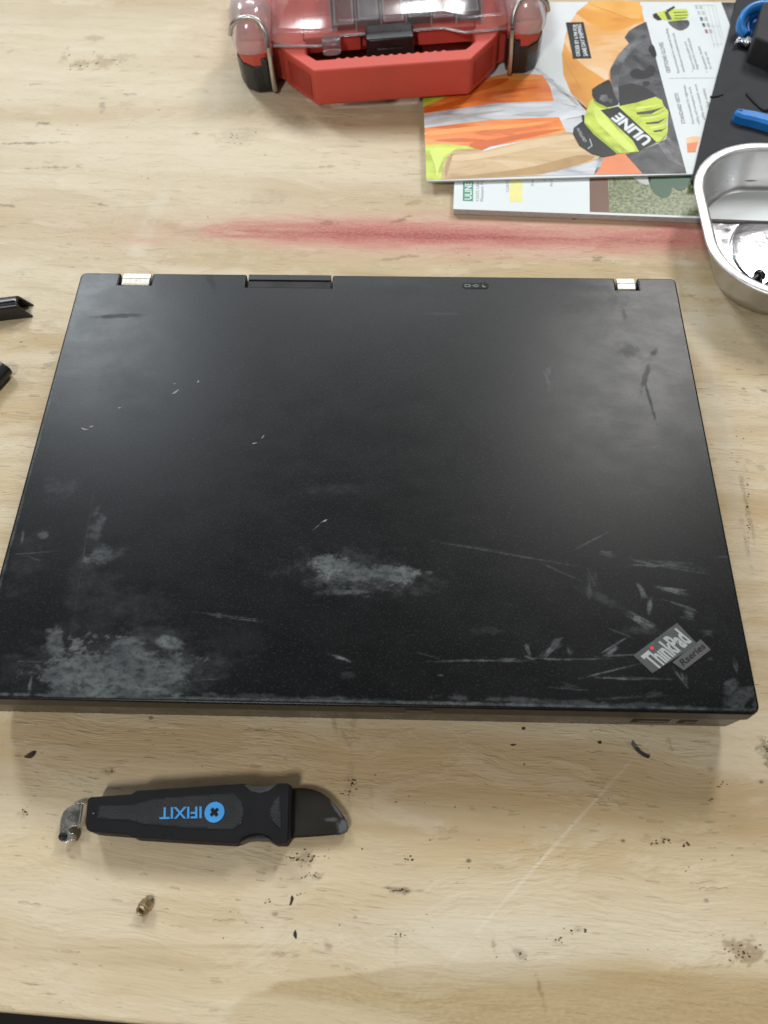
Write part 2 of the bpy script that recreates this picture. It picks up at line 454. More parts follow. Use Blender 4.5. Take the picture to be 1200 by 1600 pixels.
def paint_bench(parent, lo, hi, front):
    G = Sheet(-0.335, 0.315, lo, hi, 0.0008, 0.0); G.minr = 0.0006
    j = fbm(G.X * 260, G.Y * 420, 3, 0.7) * 1.5; j2 = fbm(G.X * 18, G.Y * 75, 5, 0.6) * 1.5
    def patch(px, py, rx, ry, ang, c, f, soft=0.5, k=1.0, jj=None):
        G.px(px, py, rx, ry, ang, soft, j if jj is None else jj, k, c, f)
    # darker varnished strip along the front edge, with a ragged rim
    patch(930, 1625, 560, 122, -1.5, (0.40, 0.295, 0.145), 0.85, 0.05, 0.20, j2)
    patch(300, 1590, 330, 40, 0, (0.66, 0.57, 0.40), 0.5, 0.6, 0.6, j2)
    # warmer heartwood bands, and the tray's cast shadow painted in
    patch(640, 1200, 330, 60, -1, (0.56, 0.385, 0.215), 0.40, 1.4, 0.9, j2); patch(120, 1330, 200, 40, 0, (0.52, 0.40, 0.22), 0.30, 1.4, 0.9, j2); patch(560, 1420, 160, 30, -2, (0.52, 0.39, 0.22), 0.35, 1.2, 0.9, j2)
    patch(120, 26, 330, 18, 1, (0.46, 0.38, 0.24), 0.35, 1.3, 0.9, j2); patch(1140, 560, 90, 60, 0, (0.52, 0.41, 0.25), 0.35, 1.2, 0.6, j2)  # second patch puts the tray's cast shadow into the wood colour
    # pale clouds: scraped patches, and broad paler tones at the far left
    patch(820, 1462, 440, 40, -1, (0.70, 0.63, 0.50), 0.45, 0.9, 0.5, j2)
    patch(230, 120, 480, 190, 0, (0.72, 0.64, 0.50), 0.35, 1.8, 0.5, j2); patch(300, 330, 420, 90, 0, (0.70, 0.62, 0.48), 0.25, 1.8, 0.6, j2)  # wide, very soft paler tone over the far left wood
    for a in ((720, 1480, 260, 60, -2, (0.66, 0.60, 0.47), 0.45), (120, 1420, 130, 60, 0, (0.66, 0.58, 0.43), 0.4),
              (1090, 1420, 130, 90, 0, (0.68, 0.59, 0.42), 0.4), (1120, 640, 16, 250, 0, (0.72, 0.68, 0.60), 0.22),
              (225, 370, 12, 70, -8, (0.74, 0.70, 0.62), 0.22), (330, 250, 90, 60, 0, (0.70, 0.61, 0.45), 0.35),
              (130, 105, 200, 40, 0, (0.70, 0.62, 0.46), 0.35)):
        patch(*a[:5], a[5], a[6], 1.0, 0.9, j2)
    # red dye streak, drawn out along the grain
    red = (0.50, 0.125, 0.115); j3 = fbm(G.X * 34, G.Y * 300, 6, 0.72) * 1.1 + j2 * 0.6
    patch(725, 366, 380, 31, 0, (0.60, 0.27, 0.22), 0.74, 1.4, 0.6, j3)
    patch(715, 367, 370, 18, -0.5, red, 0.55, 1.3, 0.8, j3)
    patch(540, 361, 190, 15, -1.0, (0.45, 0.10, 0.10), 0.50, 1.3, 1.1, j3)
    patch(650, 368, 250, 8, -1.0, (0.40, 0.07, 0.075), 0.45, 1.3, 1.2, j3)
    patch(690, 369, 280, 3.5, -1.0, (0.30, 0.04, 0.05), 0.50, 1.2, 1.3, j3)
    patch(1085, 372, 65, 22, 0, red, 0.65, 1.2, 0.9, j3)
    # long straight pale score line running towards the edge
    a, b = at(985, 1190), at(705, 1500); m = (a + b) / 2; d = b - a
    G.stamp(m, d.length / 2, 0.0007, math.atan2(d.y, d.x), 1.2, j, 0.7, (0.78, 0.71, 0.58), 0.34)
    # figure curve, stains, knots, smudges
    dark, brown = (0.075, 0.055, 0.035), (0.24, 0.155, 0.07)
    for a in ((290, 362, 75, 6, -22, (0.42, 0.33, 0.19), 0.55), (390, 398, 90, 6, 2, (0.42, 0.33, 0.19), 0.5),
              (1160, 1490, 26, 16, 0, brown, 0.85), (1040, 1312, 20, 3, -8, brown, 0.6), (1032, 1316, 5, 4, 0, dark, 0.9), (1074, 1318, 5, 4, 0, dark, 0.9),
              (622, 1391, 22, 4, -4, dark, 0.75), (636, 1393, 5, 5, 0, dark, 0.9), (739, 1265, 4, 5, 0, dark, 0.8), (638, 1341, 8, 4, 0, dark, 0.45),
              (772, 1478, 3, 11, 8, brown, 0.7), (845, 1550, 2.5, 28, 14, brown, 0.85), (812, 1490, 12, 5, -40, dark, 0.5),
              (905, 1453, 5, 3, 0, dark, 0.8), (930, 1459, 6, 2.5, 0, dark, 0.8), (868, 1470, 8, 4, 0, dark, 0.6), (880, 1498, 5, 3, 0, dark, 0.8),
              (512, 1477, 10, 5, -25, dark, 0.6), (440, 1492, 14, 4, 0, dark, 0.45), (619, 1480, 2, 18, 0, dark, 0.25),
              (480, 1340, 18, 9, 0, dark, 0.55), (485, 1368, 14, 5, 0, dark, 0.55), (430, 1357, 3, 3, 0, dark, 0.7),
              (420, 1408, 4, 6, 0, dark, 0.35), (1198, 1175, 9, 16, 0, dark, 0.75), (1110, 1252, 4, 4, 0, dark, 0.7),
              (1109, 1201, 3, 3, 0, dark, 0.8), (1048, 1166, 3, 8, 12, brown, 0.5), (1167, 790, 3, 60, 0, dark, 0.42), (1166, 850, 3, 35, 0, dark, 0.32),
              (1163, 730, 4, 4, 0, dark, 0.5), (1192, 732, 6, 3, 0, dark, 0.7), (1193, 610, 7, 2, -30, dark, 0.7), (1188, 567, 6, 2, -20, dark, 0.6),
              (935, 406, 9, 4, 0, brown, 0.8), (1049, 377, 5, 4, 0, (0.07, 0.03, 0.05), 0.85), (793, 398, 4, 4, 0, brown, 0.5), (1080, 464, 8, 3, -20, dark, 0.5),
              (1005, 413, 3, 2, 0, dark, 0.6), (627, 343, 12, 3, 35, (0.2, 0.05, 0.05), 0.7), (512, 348, 8, 3, 0, (0.2, 0.05, 0.05), 0.7), (625, 403, 22, 2, 10, dark, 0.5),
              (125, 102, 11, 8, 0, brown, 0.6), (145, 60, 14, 4, 0, dark, 0.4), (100, 88, 6, 8, 0, brown, 0.55), (160, 98, 14, 8, 0, brown, 0.5), (188, 90, 18, 5, 8, brown, 0.35),
              (160, 165, 5, 10, 10, dark, 0.5), (195, 163, 12, 4, 0, dark, 0.25), (206, 147, 9, 2, 4, dark, 0.5), (68, 193, 8, 3, 0, dark, 0.75), (94, 203, 7, 2.5, 0, brown, 0.5),
              (38, 224, 42, 1.6, 3, dark, 0.75), (77, 262, 32, 1.6, 3, dark, 0.65), (75, 254, 6, 1.5, -6, dark, 0.6), (12, 322, 14, 1.6, -5, dark, 0.65), (160, 320, 9, 1.5, -2, dark, 0.6),
              (58, 132, 16, 1.3, 0, dark, 0.45), (310, 89, 12, 2, -2, dark, 0.4), (305, 209, 10, 2, 0, dark, 0.6), (14, 81, 5, 2, 0, dark, 0.6), (176, 347, 1.5, 6, 0, dark, 0.4),
              (490, 187, 40, 5, 0, dark, 0.22), (365, 215, 30, 12, 0, dark, 0.18), (510, 260, 12, 2, 0, dark, 0.5), (420, 310, 26, 9, 0, dark, 0.16),
              (648, 317, 10, 5, 0, (0.2, 0.12, 0.08), 0.45), (85, 550, 8, 2, 3, dark, 0.5), (75, 505, 9, 5, 0, dark, 0.2), (52, 618, 14, 2, 0, dark, 0.4), (75, 570, 10, 4, 0, dark, 0.3),
              (30, 600, 14, 20, 0, dark, 0.14), (38, 1270, 8, 6, 10, dark, 0.4), (170, 1206, 8, 4, 0, dark, 0.4), (523, 1133, 3, 16, 20, dark, 0.5), (538, 1150, 3, 14, 30, dark, 0.35),
              (545, 1230, 5, 45, 0, dark, 0.22), (552, 1130, 4, 14, 0, dark, 0.3), (580, 1235, 3, 25, 5, dark, 0.2), (415, 1225, 10, 4, 0, dark, 0.15), (295, 1175, 10, 3, 0, dark, 0.25)):
        patch(*a[:6], a[6] * (0.35 if max(a[2], a[3]) < 7 else 0.75), 0.8, 2.2)
    for a in ((700, 1300, 420, 6, -2), (150, 1500, 120, 8, 0), (230, 1480, 260, 3, 2), (300, 1180, 220, 12, 0)):
        patch(*a[:5], (0.42, 0.32, 0.18), 0.28, 1.2, 1.6, j2)
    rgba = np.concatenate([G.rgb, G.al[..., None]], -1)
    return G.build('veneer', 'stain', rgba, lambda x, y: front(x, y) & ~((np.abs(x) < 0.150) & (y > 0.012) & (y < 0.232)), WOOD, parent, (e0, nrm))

def paint_lid(parent, x0, x1, y0, y1, keep):
    G1 = Sheet(x0, x1, y0, y1, 0.00045, LZ + 0.00004); G2 = Sheet(x0, x1, y0, y1, 0.00045, LZ + 0.00004)
    XX, YY = G1.X, G1.Y
    j = fbm(XX * 170, YY * 230, 6, 0.74) * 1.5; jb = fbm(XX * 60 + 3, YY * 130, 6, 0.72) * 1.5; js = fbm(XX * 420, YY * 420, 4, 0.68) * 1.2
    jf = fbm(XX * 130, YY * 210, 7, 0.82) * 1.7
    def sc(px, py, rx, ry, ang=0, f=0.6, soft=0.7, k=1.4, jj=None):
        G1.px(px, py, rx, ry, ang, soft, j if jj is None else jj, k, None, f)
    rq = random.Random(11)
    # worn patches
    sc(562, 896, 58, 14, -4, 0.70, 0.6, 1.6, jf); sc(516, 885, 28, 16, -12, 0.95, 0.6, 1.6, jf); sc(612, 898, 32, 16, 3, 0.95, 0.6, 1.6, jf); sc(560, 903, 64, 18, -2, 0.40, 0.7, 1.8, jf); sc(545, 925, 44, 4, 2, 0.45, 1.0, 1.2); sc(565, 897, 88, 26, -4, 0.20, 1.2, 1.8, j)
    sc(185, 1048, 96, 34, 2, 0.70, 0.4, 1.9, jf); sc(185, 1052, 90, 32, 2, 0.6, 0.6, 1.4, jb); sc(108, 1050, 40, 40, 0, 0.72, 0.5, 2.0, jf); sc(190, 1078, 84, 13, 1, 0.85, 0.7, 1.0, jb); sc(266, 1006, 19, 11, -20, 0.85, 0.8, 1.0, j); sc(200, 1010, 30, 18, 25, 0.65, 0.9, 1.5, jb)
    sc(285, 1035, 30, 15, -25, 0.40, 1.0, 1.5, j); sc(85, 1005, 12, 20, 0, 0.65, 0.9, 1.8, j); sc(225, 990, 40, 12, 0, 0.25, 1.0, 1.6, jb); sc(175, 1040, 130, 50, 0, 0.20, 1.2, 1.6, jb)
    sc(158, 866, 20, 15, 30, 0.60, 0.9, 1.6, j); sc(152, 826, 9, 24, -6, 0.30, 1.0, 2.0, j); sc(176, 868, 24, 7, 24, 0.3, 1.0, 1.4, j); sc(68, 837, 7, 6, 30, 0.45, 0.9, 1.2)
    sc(155, 960, 30, 44, 0, 0.12, 1.2, 2.0, jb); sc(125, 930, 16, 90, 3, 0.12, 1.2, 2.0, jb); sc(127, 890, 1.5, 110, 3, 0.22, 0.9, 0.6); sc(95, 765, 26, 12, 0, 0.16, 1.0, 2.0, j); sc(150, 800, 6, 9, 0, 0.35, 0.9, 1.4)
    sc(530, 763, 40, 8, 0, 0.10, 1.2, 1.6, jb); sc(220, 1092, 80, 4, 0, 0.55, 0.9, 1.2); sc(200, 945, 50, 18, 0, 0.10, 1.2, 2.0, j); sc(40, 880, 22, 40, 0, 0.08, 1.2, 2.0, j)
    # rubbed rim along the front and right
    sc(950, 1101, 210, 4, -1.5, 0.28, 0.9, 2.4, j); sc(640, 1098, 320, 4, -1, 0.28, 0.9, 2.4, j); sc(1155, 1090, 26, 10, 22, 0.45, 0.7, 1.6, j); sc(1140, 1075, 9, 14, -20, 0.4, 0.8, 1.5, j); sc(1182, 1100, 5, 12, 0, 0.35, 0.8, 1.5); sc(1160, 1085, 34, 3, 18, 0.4, 0.9, 1.2)
    G1.stamp((0, 0.0019), 0.166, 0.0006, 0, 1.0, js, 1.6, None, 0.6); G1.stamp((-LW + 0.0016, 0.11), 0.10, 0.0005, math.pi / 2, 1.0, j, 1.5, None, 0.5)  # front stamp: worn edge line with the bevel's highlight painted in
    # scratches
    for a in ((1048, 884, 62, 6, -4, 0.50), (1010, 880, 22, 4, -8, 0.35), (800, 867, 95, 2.0, -10, 0.28), (880, 895, 30, 2.0, -26, 0.30), (748, 856, 45, 1.6, -8, 0.16),
              (950, 866, 12, 5, -16, 0.5), (922, 846, 28, 2.5, 30, 0.28), (1004, 925, 6, 14, 20, 0.75), (1048, 922, 26, 5, -14, 0.6), (1015, 948, 3, 22, -14, 0.55),
              (1005, 972, 28, 6, -28, 0.7), (995, 966, 10, 4, -40, 0.6), (1077, 958, 12, 9, -20, 0.65), (1062, 945, 20, 3, -20, 0.4), (920, 920, 6, 20, 0, 0.30), (925, 905, 8, 18, 8, 0.25), (940, 935, 34, 14, -30, 0.14),
              (858, 1015, 22, 5, 36, 0.65), (868, 1005, 12, 8, 30, 0.5), (825, 1015, 4, 10, 10, 0.5), (889, 1016, 6, 8, 0, 0.4), (760, 1032, 62, 3.0, 1, 0.62), (705, 1033, 30, 2, 2, 0.40), (800, 1030, 22, 4, 4, 0.6),
              (862, 1030, 22, 3, -1, 0.65), (900, 1030, 40, 1.6, 2, 0.3), (828, 1028, 8, 3, -20, 0.5), (960, 1008, 22, 2.4, 32, 0.6), (955, 1018, 12, 5, 40, 0.5), (965, 1024, 26, 2.2, 4, 0.45), (972, 990, 18, 1.6, -22, 0.4),
              (955, 1048, 42, 1.8, 15, 0.45), (965, 1060, 28, 2, -2, 0.6), (1010, 1060, 34, 1.4, -1, 0.35), (1062, 1058, 14, 3, -60, 0.5), (1070, 1062, 6, 10, 0, 0.35), (890, 1072, 20, 4, -18, 0.3), (885, 1076, 30, 1.5, -4, 0.35), (980, 1090, 55, 3, 4, 0.22), (1020, 1085, 18, 4, 14, 0.25),
              (530, 1027, 24, 3.5, -18, 0.65), (380, 968, 26, 2.5, -6, 0.45), (340, 962, 9, 6, 0, 0.4), (360, 963, 50, 1.6, -6, 0.3), (545, 1055, 10, 10, 0, 0.12), (670, 895, 8, 5, 0, 0.35), (672, 1025, 16, 1.6, -16, 0.28), (688, 1055, 4, 2, 0, 0.5),
              (35, 840, 2, 22, 6, 0.35), (50, 864, 30, 1.6, 6, 0.35), (45, 870, 20, 1.6, -18, 0.3), (47, 1070, 2.2, 28, 4, 0.55), (50, 1034, 18, 2.5, 0, 0.45), (325, 1061, 14, 2, 0, 0.35), (275, 1087, 14, 6, 0, 0.7), (80, 985, 14, 5, 0, 0.5),
              (855, 592, 4, 20, 12, 0.5), (858, 580, 3, 14, -2, 0.35), (1150, 1040, 4, 14, 8, 0.3), (1105, 988, 10, 6, 0, 0.3), (1110, 1030, 5, 4, 0, 0.2), (1005, 985, 30, 12, 0, 0.16), (760, 985, 24, 12, 0, 0.10),
              (505, 815, 5, 1.5, 20, 0.7), (495, 823, 9, 1.2, 45, 0.5), (1130, 870, 16, 2, 0, 0.2), (690, 490, 30, 4, 0, 0.12)):
        if min(a[2], a[3]) < 3.2 or a[5] < 0.2:
            sc(a[0], a[1], a[2], max(a[3] * 0.45, 0.7), a[4], min(1.0, a[5] * 1.3), 0.9, 1.5, js); continue
        # a scuff is a brush of fine parallel strokes
        lng = a[2] >= a[3]; L_, W_ = (a[2], a[3]) if lng else (a[3], a[2]); th_ = math.radians(a[4] + (0 if lng else 90))
        for i_ in range(int(4 + W_ * 0.7)):
            o1, o2 = rq.uniform(-0.35, 0.35) * L_, rq.gauss(0, 0.45) * W_
            sc(a[0] + o1 * math.cos(th_) + o2 * math.sin(th_), a[1] - o1 * math.sin(th_) + o2 * math.cos(th_), L_ * rq.uniform(0.3, 0.85), rq.uniform(0.35, 0.85), math.degrees(th_) + rq.uniform(-10, 10), min(1.0, a[5] * rq.uniform(0.6, 1.5)), 0.9, 1.2, js)
        sc(a[0], a[1], L_ * 0.8, W_ * 0.6, math.degrees(th_), a[5] * 0.16, 1.2, 1.6, j)
    for a in ((185, 494, 30, 3, 4, 0.8), (330, 440, 6, 16, 30, 0.8), (452, 568, 14, 4, 4, 0.45), (320, 577, 24, 2, -14, 0.35), (665, 572, 26, 3, 32, 0.3), (645, 580, 40, 1.5, 35, 0.25), (870, 470, 90, 22, 0, 0.25), (890, 445, 60, 10, -10, 0.35),
              (985, 548, 16, 9, -20, 0.35), (1008, 590, 4, 20, -20, 0.55), (1014, 620, 2.2, 30, 6, 0.75), (1022, 550, 10, 3, 55, 0.55), (975, 490, 3, 8, 0, 0.4), (500, 545, 60, 8, 0, 0.15), (195, 600, 40, 30, 0, 0.15), (240, 640, 60, 20, 20, 0.18),
              (795, 610, 4, 2, 0, 0.7), (375, 1000, 40, 20, 0, 0.3), (610, 455, 50, 8, 0, 0.18)):
        G2.px(a[0], a[1], a[2], a[3], a[4], 0.9, js, 1.2, None, a[5])
    rgba = np.stack([G1.al, G2.al, np.zeros_like(G1.al), np.ones_like(G1.al)], -1)
    return G1.build('lid_surface', 'wear', rgba, keep, LID, parent)

# ================================================================== the setting
e0, e1 = at(0, 1582), at(200, 1599)
d = (e1 - e0).normalized()
nrm = Vector((-d.y, d.x, 0))
def edge(s, k): q = e0 + d * s + nrm * k; return (q.x, q.y)
top = prism('workbench_top', [edge(-0.9, 0), edge(1.3, 0), edge(1.3, 1.3), edge(-0.9, 1.3)], -0.018, -0.00012, WOOD, None, 0.0012, 2)
zero_ = top.data.attributes.new('stain', 'FLOAT_COLOR', 'POINT'); zero_.data.foreach_set('color', [0.0] * (4 * len(top.data.vertices)))
tag(top, kind='structure')
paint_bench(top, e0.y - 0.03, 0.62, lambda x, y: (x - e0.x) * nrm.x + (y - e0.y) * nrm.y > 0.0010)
FLOOR = simple('dark_concrete_floor', (0.045, 0.043, 0.040), 0.8, 0, 0.3, 0.25, 6)
fl = mesh_obj('floor', [(-3, -3, -0.85), (3, -3, -0.85), (3, 3, -0.85), (-3, 3, -0.85)], [(0, 1, 2, 3)], FLOOR)
tag(fl, kind='structure')

# ================================================================== laptop
LW, LD = 0.1665, 0.2455
lap = empty('laptop', (0, 0.12, 0))
tag(lap, 'closed scuffed black laptop with worn lid in the middle of the bench', 'laptop')
def X(u, v, z=LZ): return at(u, v, z).x
BY = LD - 0.0005           # back edge of lid
nl0, nl1 = X(187, 436), X(237, 436); nc0, nc1 = X(384, 442), X(519, 442); nr0, nr1 = X(962, 446), X(997, 446)
nd = 0.0086; ndc = 0.0094
def corner(cx, cy, r, a0, n=5):
    return [(cx + r * math.cos(math.radians(a0 + 90 * i / n)), cy + r * math.sin(math.radians(a0 + 90 * i / n))) for i in range(n + 1)]
out = []
out += corner(-LW + 0.004, 0.004, 0.004, 180); out += corner(LW - 0.004, 0.004, 0.004, 270)
out += corner(LW - 0.003, BY - 0.003, 0.003, 0)
for a, b, dd in ((nr1, nr0, nd), (nc1, nc0, ndc), (nl1, nl0, nd)):
    out += [(a, BY), (a, BY - dd), (b, BY - dd), (b, BY)]
out += corner(-LW + 0.003, BY - 0.003, 0.003, 90)
lid = prism('lid', out, 0.0262, LZ, LID, lap, 0.0011, 3)
def lid_keep(x, y):
    k = np.ones_like(x, bool); m_ = 0.0012
    for a, b, dd in ((nl0, nl1, nd), (nr0, nr1, nd), (nc0, nc1, ndc)): k &= ~((x > a - m_) & (x < b + m_) & (y > BY - dd - m_))
    for cx, cy, r_ in ((-LW + .004, .004, .0028), (LW - .004, .004, .0028), (LW - .003, BY - .003, .0018), (-LW + .003, BY - .003, .0018)):
        k &= ~(((x - cx) * np.sign(cx) > 0) & ((y - cy) * np.sign(cy - .1) > 0) & (np.hypot(x - cx, y - cy) > r_))
    return k
paint_lid(lid, -LW + 0.0012, LW - 0.0012, 0.0012, BY - 0.0012, lid_keep)
# base: front face leaning inwards, right front corner cut back
bm = bmesh.new()
def bring(z, ins_f, ins_s, cut): return [(-LW + ins_s, ins_f, z), (LW - ins_s - cut, ins_f, z), (LW - ins_s, ins_f + cut, z), (LW - ins_s, BY + 0.006, z), (-LW + ins_s, BY + 0.006, z)]
loft_bm([bring(0.0030, 0.0040, 0.0030, 0.004), bring(0.0085, 0.0022, 0.0016, 0.003), bring(0.0252, 0.0012, 0.0006, 0.002)], bm, True, True)
base = bm_obj('base', bm, BASE, lap); bev(base, 0.0007, 2, 20)
# front card slots: dark openings in the leaning front face, each with a blank card edge inside
def fy(z): return 0.0022 - 0.0010 * (z - 0.0085) / 0.0167
def face_box(name, x0, x1, za, zb, out_, m, par):
    V = []
    for dy in (-out_, 0.003):
        V += [(x0, fy(za) + dy, za), (x1, fy(za) + dy, za), (x1, fy(zb) + dy, zb), (x0, fy(zb) + dy, zb)]
    return mesh_obj(name, V, [(0, 1, 2, 3), (0, 4, 5, 1), (1, 5, 6, 2), (2, 6, 7, 3), (3, 7, 4, 0), (4, 7, 6, 5)], m, par)
for u0, u1 in ((986, 1044), (1058, 1086)):
    x0, x1 = X(u0, 1124, 0.016), X(u1, 1124, 0.016)
    face_box('card_slot', x0, x1, 0.0130, 0.0205, 0.00006, DARKGAP, base)
    face_box('slot_cover', x0 + 0.003, x1 - 0.0006, 0.0150, 0.0172, 0.00012, BASE, base)
for i in range(4):   # rubber feet under the base
    fx, fy = ((-0.14, 0.02), (0.14, 0.02), (-0.14, 0.225), (0.14, 0.225))[i]
    prism('rubber_foot', rrect(fx - 0.01, fx + 0.01, fy - 0.004, fy + 0.004, 0.003), 0.0, 0.0032, DARKGAP, lap)
# lid latch nick in the middle of the front
a = at(655, 1104, 0.034)
prism('latch_notch', [(a.x - 0.006, -0.0004), (a.x + 0.006, -0.0004), (a.x + 0.006, 0.001), (a.x - 0.006, 0.001)], 0.0268, 0.0325, GLOSSB, lid, 0.0003, 2)
# silver hinges: a flat rear shelf and a raised sloping front block
for a, b in ((nl0, nl1), (nr0, nr1)):
    a += 0.0012; b -= 0.0012
    y0, y1, ym = BY - nd + 0.0004, BY + 0.0012, BY - nd * 0.45
    prof = [(y0, 0.024), (y0, 0.0345), (y0 + 0.0006, 0.0352), (ym, 0.0357), (ym + 0.0001, 0.0340), (ym + 0.0006, 0.0340), (ym + 0.0007, 0.0352), (y1 - 0.0008, 0.0350), (y1, 0.0342), (y1, 0.024)]
    bm = loft_bm([[(a, y, z) for y, z in prof], [(b, y, z) for y, z in prof]], None, True, True)
    h = bm_obj('hinge', bm, HINGE, lap); bev(h, 0.00025, 2, 30)
    m_ = mesh_obj('hinge_gap', [(a - 0.0025, y0, 0.0265), (b + 0.0025, y0, 0.0265), (b + 0.0025, y1, 0.0265), (a - 0.0025, y1, 0.0265)], [(0, 1, 2, 3)], DARKGAP, h)
# rear centre block in two steps
a, b = nc0 + 0.0010, nc1 - 0.0010
y0, y1 = BY - ndc + 0.0005, BY + 0.0010; ym = (y0 + y1) / 2 + 0.0003
prof = [(y0, 0.022), (y0, 0.0330), (y0 + 0.0005, 0.0338), (ym - 0.0002, 0.0345), (ym, 0.0338), (ym + 0.0003, 0.0352), (y1 - 0.0008, 0.0354), (y1, 0.0346), (y1, 0.022)]
bm = loft_bm([[(a, y, z) for y, z in prof], [(b, y, z) for y, z in prof]], None, True, True)
rb = bm_obj('antenna_cover', bm, BLK, lap); bev(rb, 0.0002, 2, 30)
# status light window
c0, c1 = at(722, 447, LZ), at(764, 447, LZ)
cy_ = (c0.y + c1.y) / 2
ind = prism('indicator_panel', rrect(c0.x, c1.x, cy_ - 0.0024, cy_ + 0.0024, 0.0022), LZ - 0.001, LZ + 0.0001, DARKGAP, lap)
prism('indicator_lens', rrect(c0.x + 0.0005, c1.x - 0.0005, cy_ - 0.0019, cy_ + 0.0019, 0.0018), LZ - 0.001, LZ + 0.00025, DARKGAP, ind, 0.0001, 2)
IZ = LZ + 0.00032
def frame_faces(name, o_, i_, z, m, par):
    n = len(o_); return mesh_obj(name, [(x, y, z) for x, y in o_] + [(x, y, z) for x, y in i_], [(k, (k + 1) % n, n + (k + 1) % n, n + k) for k in range(n)], m, par)
bx_, px_, mx_ = c0.x + 0.0030, (c0.x + c1.x) / 2, c1.x - 0.0026
bt = frame_faces('battery_icon', box_pts(bx_ - .0016, bx_ + .0012, cy_ - .0010, cy_ + .0010), box_pts(bx_ - .0012, bx_ + .0008, cy_ - .0006, cy_ + .0006), IZ, GREY_ICON, ind)
mesh_obj('battery_terminal_icon', [(x, y, IZ) for x, y in box_pts(bx_ + .0013, bx_ + .0017, cy_ - .0005, cy_ + .0005)], [(0, 1, 2, 3)], GREY_ICON, ind)
frame_faces('plug_icon', rrect(px_ - .0008, px_ + .0010, cy_ - .0010, cy_ + .0010, .0005, 3), rrect(px_ - .0004, px_ + .0006, cy_ - .0006, cy_ + .0006, .0003, 3), IZ, GREY_ICON, ind)
mesh_obj('plug_prong_icon', [(x, y, IZ) for q in (box_pts(px_ - .0019, px_ - .0009, cy_ - .0002, cy_ + .0002), box_pts(px_ + .0011, px_ + .0019, cy_ + .0003, cy_ + .0006), box_pts(px_ + .0011, px_ + .0019, cy_ - .0006, cy_ - .0003)) for x, y in q],
         [(0, 1, 2, 3), (4, 5, 6, 7), (8, 9, 10, 11)], GREY_ICON, ind)
mo = []
for i in range(9):
    t_ = math.radians(140 + 200 * i / 8); mo.append((mx_ + .0012 * math.cos(t_), cy_ + .0012 * math.sin(t_)))
for i in range(9):
    t_ = math.radians(320 - 160 * i / 8 + 10); mo.append((mx_ + .0005 + .0010 * math.cos(t_), cy_ + .0004 + .0010 * math.sin(t_)))
mesh_obj('moon_icon', [(x, y, IZ) for x, y in mo], [list(range(len(mo)))], GREY_ICON, ind)
# badge
def badge_mat():
    t = NT('badge_grey'); p = t.obj()
    n1 = t.noise(p, 500, 4, 0.7)
    c = t.mix(t.math('MULTIPLY', t.rng(n1, 0.56, 0.68), 0.35), (0.060, 0.069, 0.069, 1), (0.14, 0.15, 0.15, 1))
    t.bsdf(c, 0.5, 0.0, 0.4, t.bump(n1, 0.1, 0.0002)); return t.m
BADGE = badge_mat()
bz = LZ + 0.0004
bad = prism('badge', [at(u, v, bz).to_2d() for u, v in ((989.5, 1024), (1019.5, 1052), (1090, 1006), (1058, 973))], LZ - 0.0005, bz, BADGE, lap, 0.00015, 2)
prism('badge_strip', [at(u, v, bz).to_2d() for u, v in ((1051, 1034.7), (1068.7, 1047.5), (1111, 1015), (1095, 998.5))], LZ - 0.0005, bz - 0.00006, simple('badge_strip_grey', (0.072, 0.075, 0.074), 0.5), bad, 0.0001, 2)
BADGE_TXT = simple('badge_silver_print', (0.34, 0.36, 0.36), 0.45)
tz = bz + 0.00008
text('badge_lettering', 'Th\u0131nkPad', (1025.5, 1046.5), (1080.5, 1001.5), (1001.5, 1026), tz, BADGE_TXT, bad, 0.035)
text('badge_series_lettering', 'Rseries', (1068, 1040.5), (1103, 1011.5), (1061, 1032), tz, DARKGAP, bad, 0.012)
dc = at(1018.8, 1012.6, tz); dr = 0.00085
mesh_obj('badge_red_dot', [(dc.x + dr * math.cos(i * math.pi / 10), dc.y + dr * math.sin(i * math.pi / 10), tz + 0.00002) for i in range(20)], [list(range(20))], simple('badge_red', (0.62, 0.035, 0.03), 0.4), bad)

# crumbs lying on the lid
CRUMB = simple('grey_plastic_crumb', (0.34, 0.34, 0.33), 0.6)
CRUMBD = simple('dark_plastic_crumb', (0.05, 0.05, 0.05), 0.6)
def crumb(name, px, py, L, Wd, ang, z, m, label, cat, group=None, hgt=0.6):
    c = at(px, py, z); sx, sy = pxm(px, py, z); L *= sx; Wd *= sx
    bm = bmesh.new(); n = 5; rings = []
    rnd = random.Random(int(px * 7 + py))
    for i in range(n):
        t_ = -1 + 2 * i / (n - 1); wv = Wd * (0.35 + 0.65 * (1 - t_ * t_)) * rnd.uniform(0.7, 1.2); zz = Wd * hgt * (0.5 + 0.5 * (1 - t_ * t_))
        bend = L * 0.18 * t_ * t_
        rings.append([(t_ * L + rnd.uniform(-.1, .1) * Wd, bend - wv, 0), (t_ * L, bend + wv, 0), (t_ * L, bend + wv * 0.6, zz * 1.6), (t_ * L, bend - wv * 0.5, zz * 1.3)])
    loft_bm(rings, bm, True, True)
    bmesh.ops.rotate(bm, verts=bm.verts, cent=(0, 0, 0), matrix=Matrix.Rotation(math.radians(ang), 3, 'Z'))
    bmesh.ops.translate(bm, verts=bm.verts, vec=(0, 0, 0.00002))
    o = bm_obj(name, bm, m); o.location = c
    return tag(o, label, cat, group)
G = 'plastic crumbs on the lid'
crumb('plastic_crumb', 275, 613, 6, 1.8, 45, LZ, CRUMB, 'largest pale plastic crumb on the left half of the laptop lid', 'crumb', G)
crumb('plastic_crumb', 310, 597, 2.6, 1.8, 80, LZ, CRUMB, 'small pale crumb just right of the largest crumb on the lid', 'crumb', G)
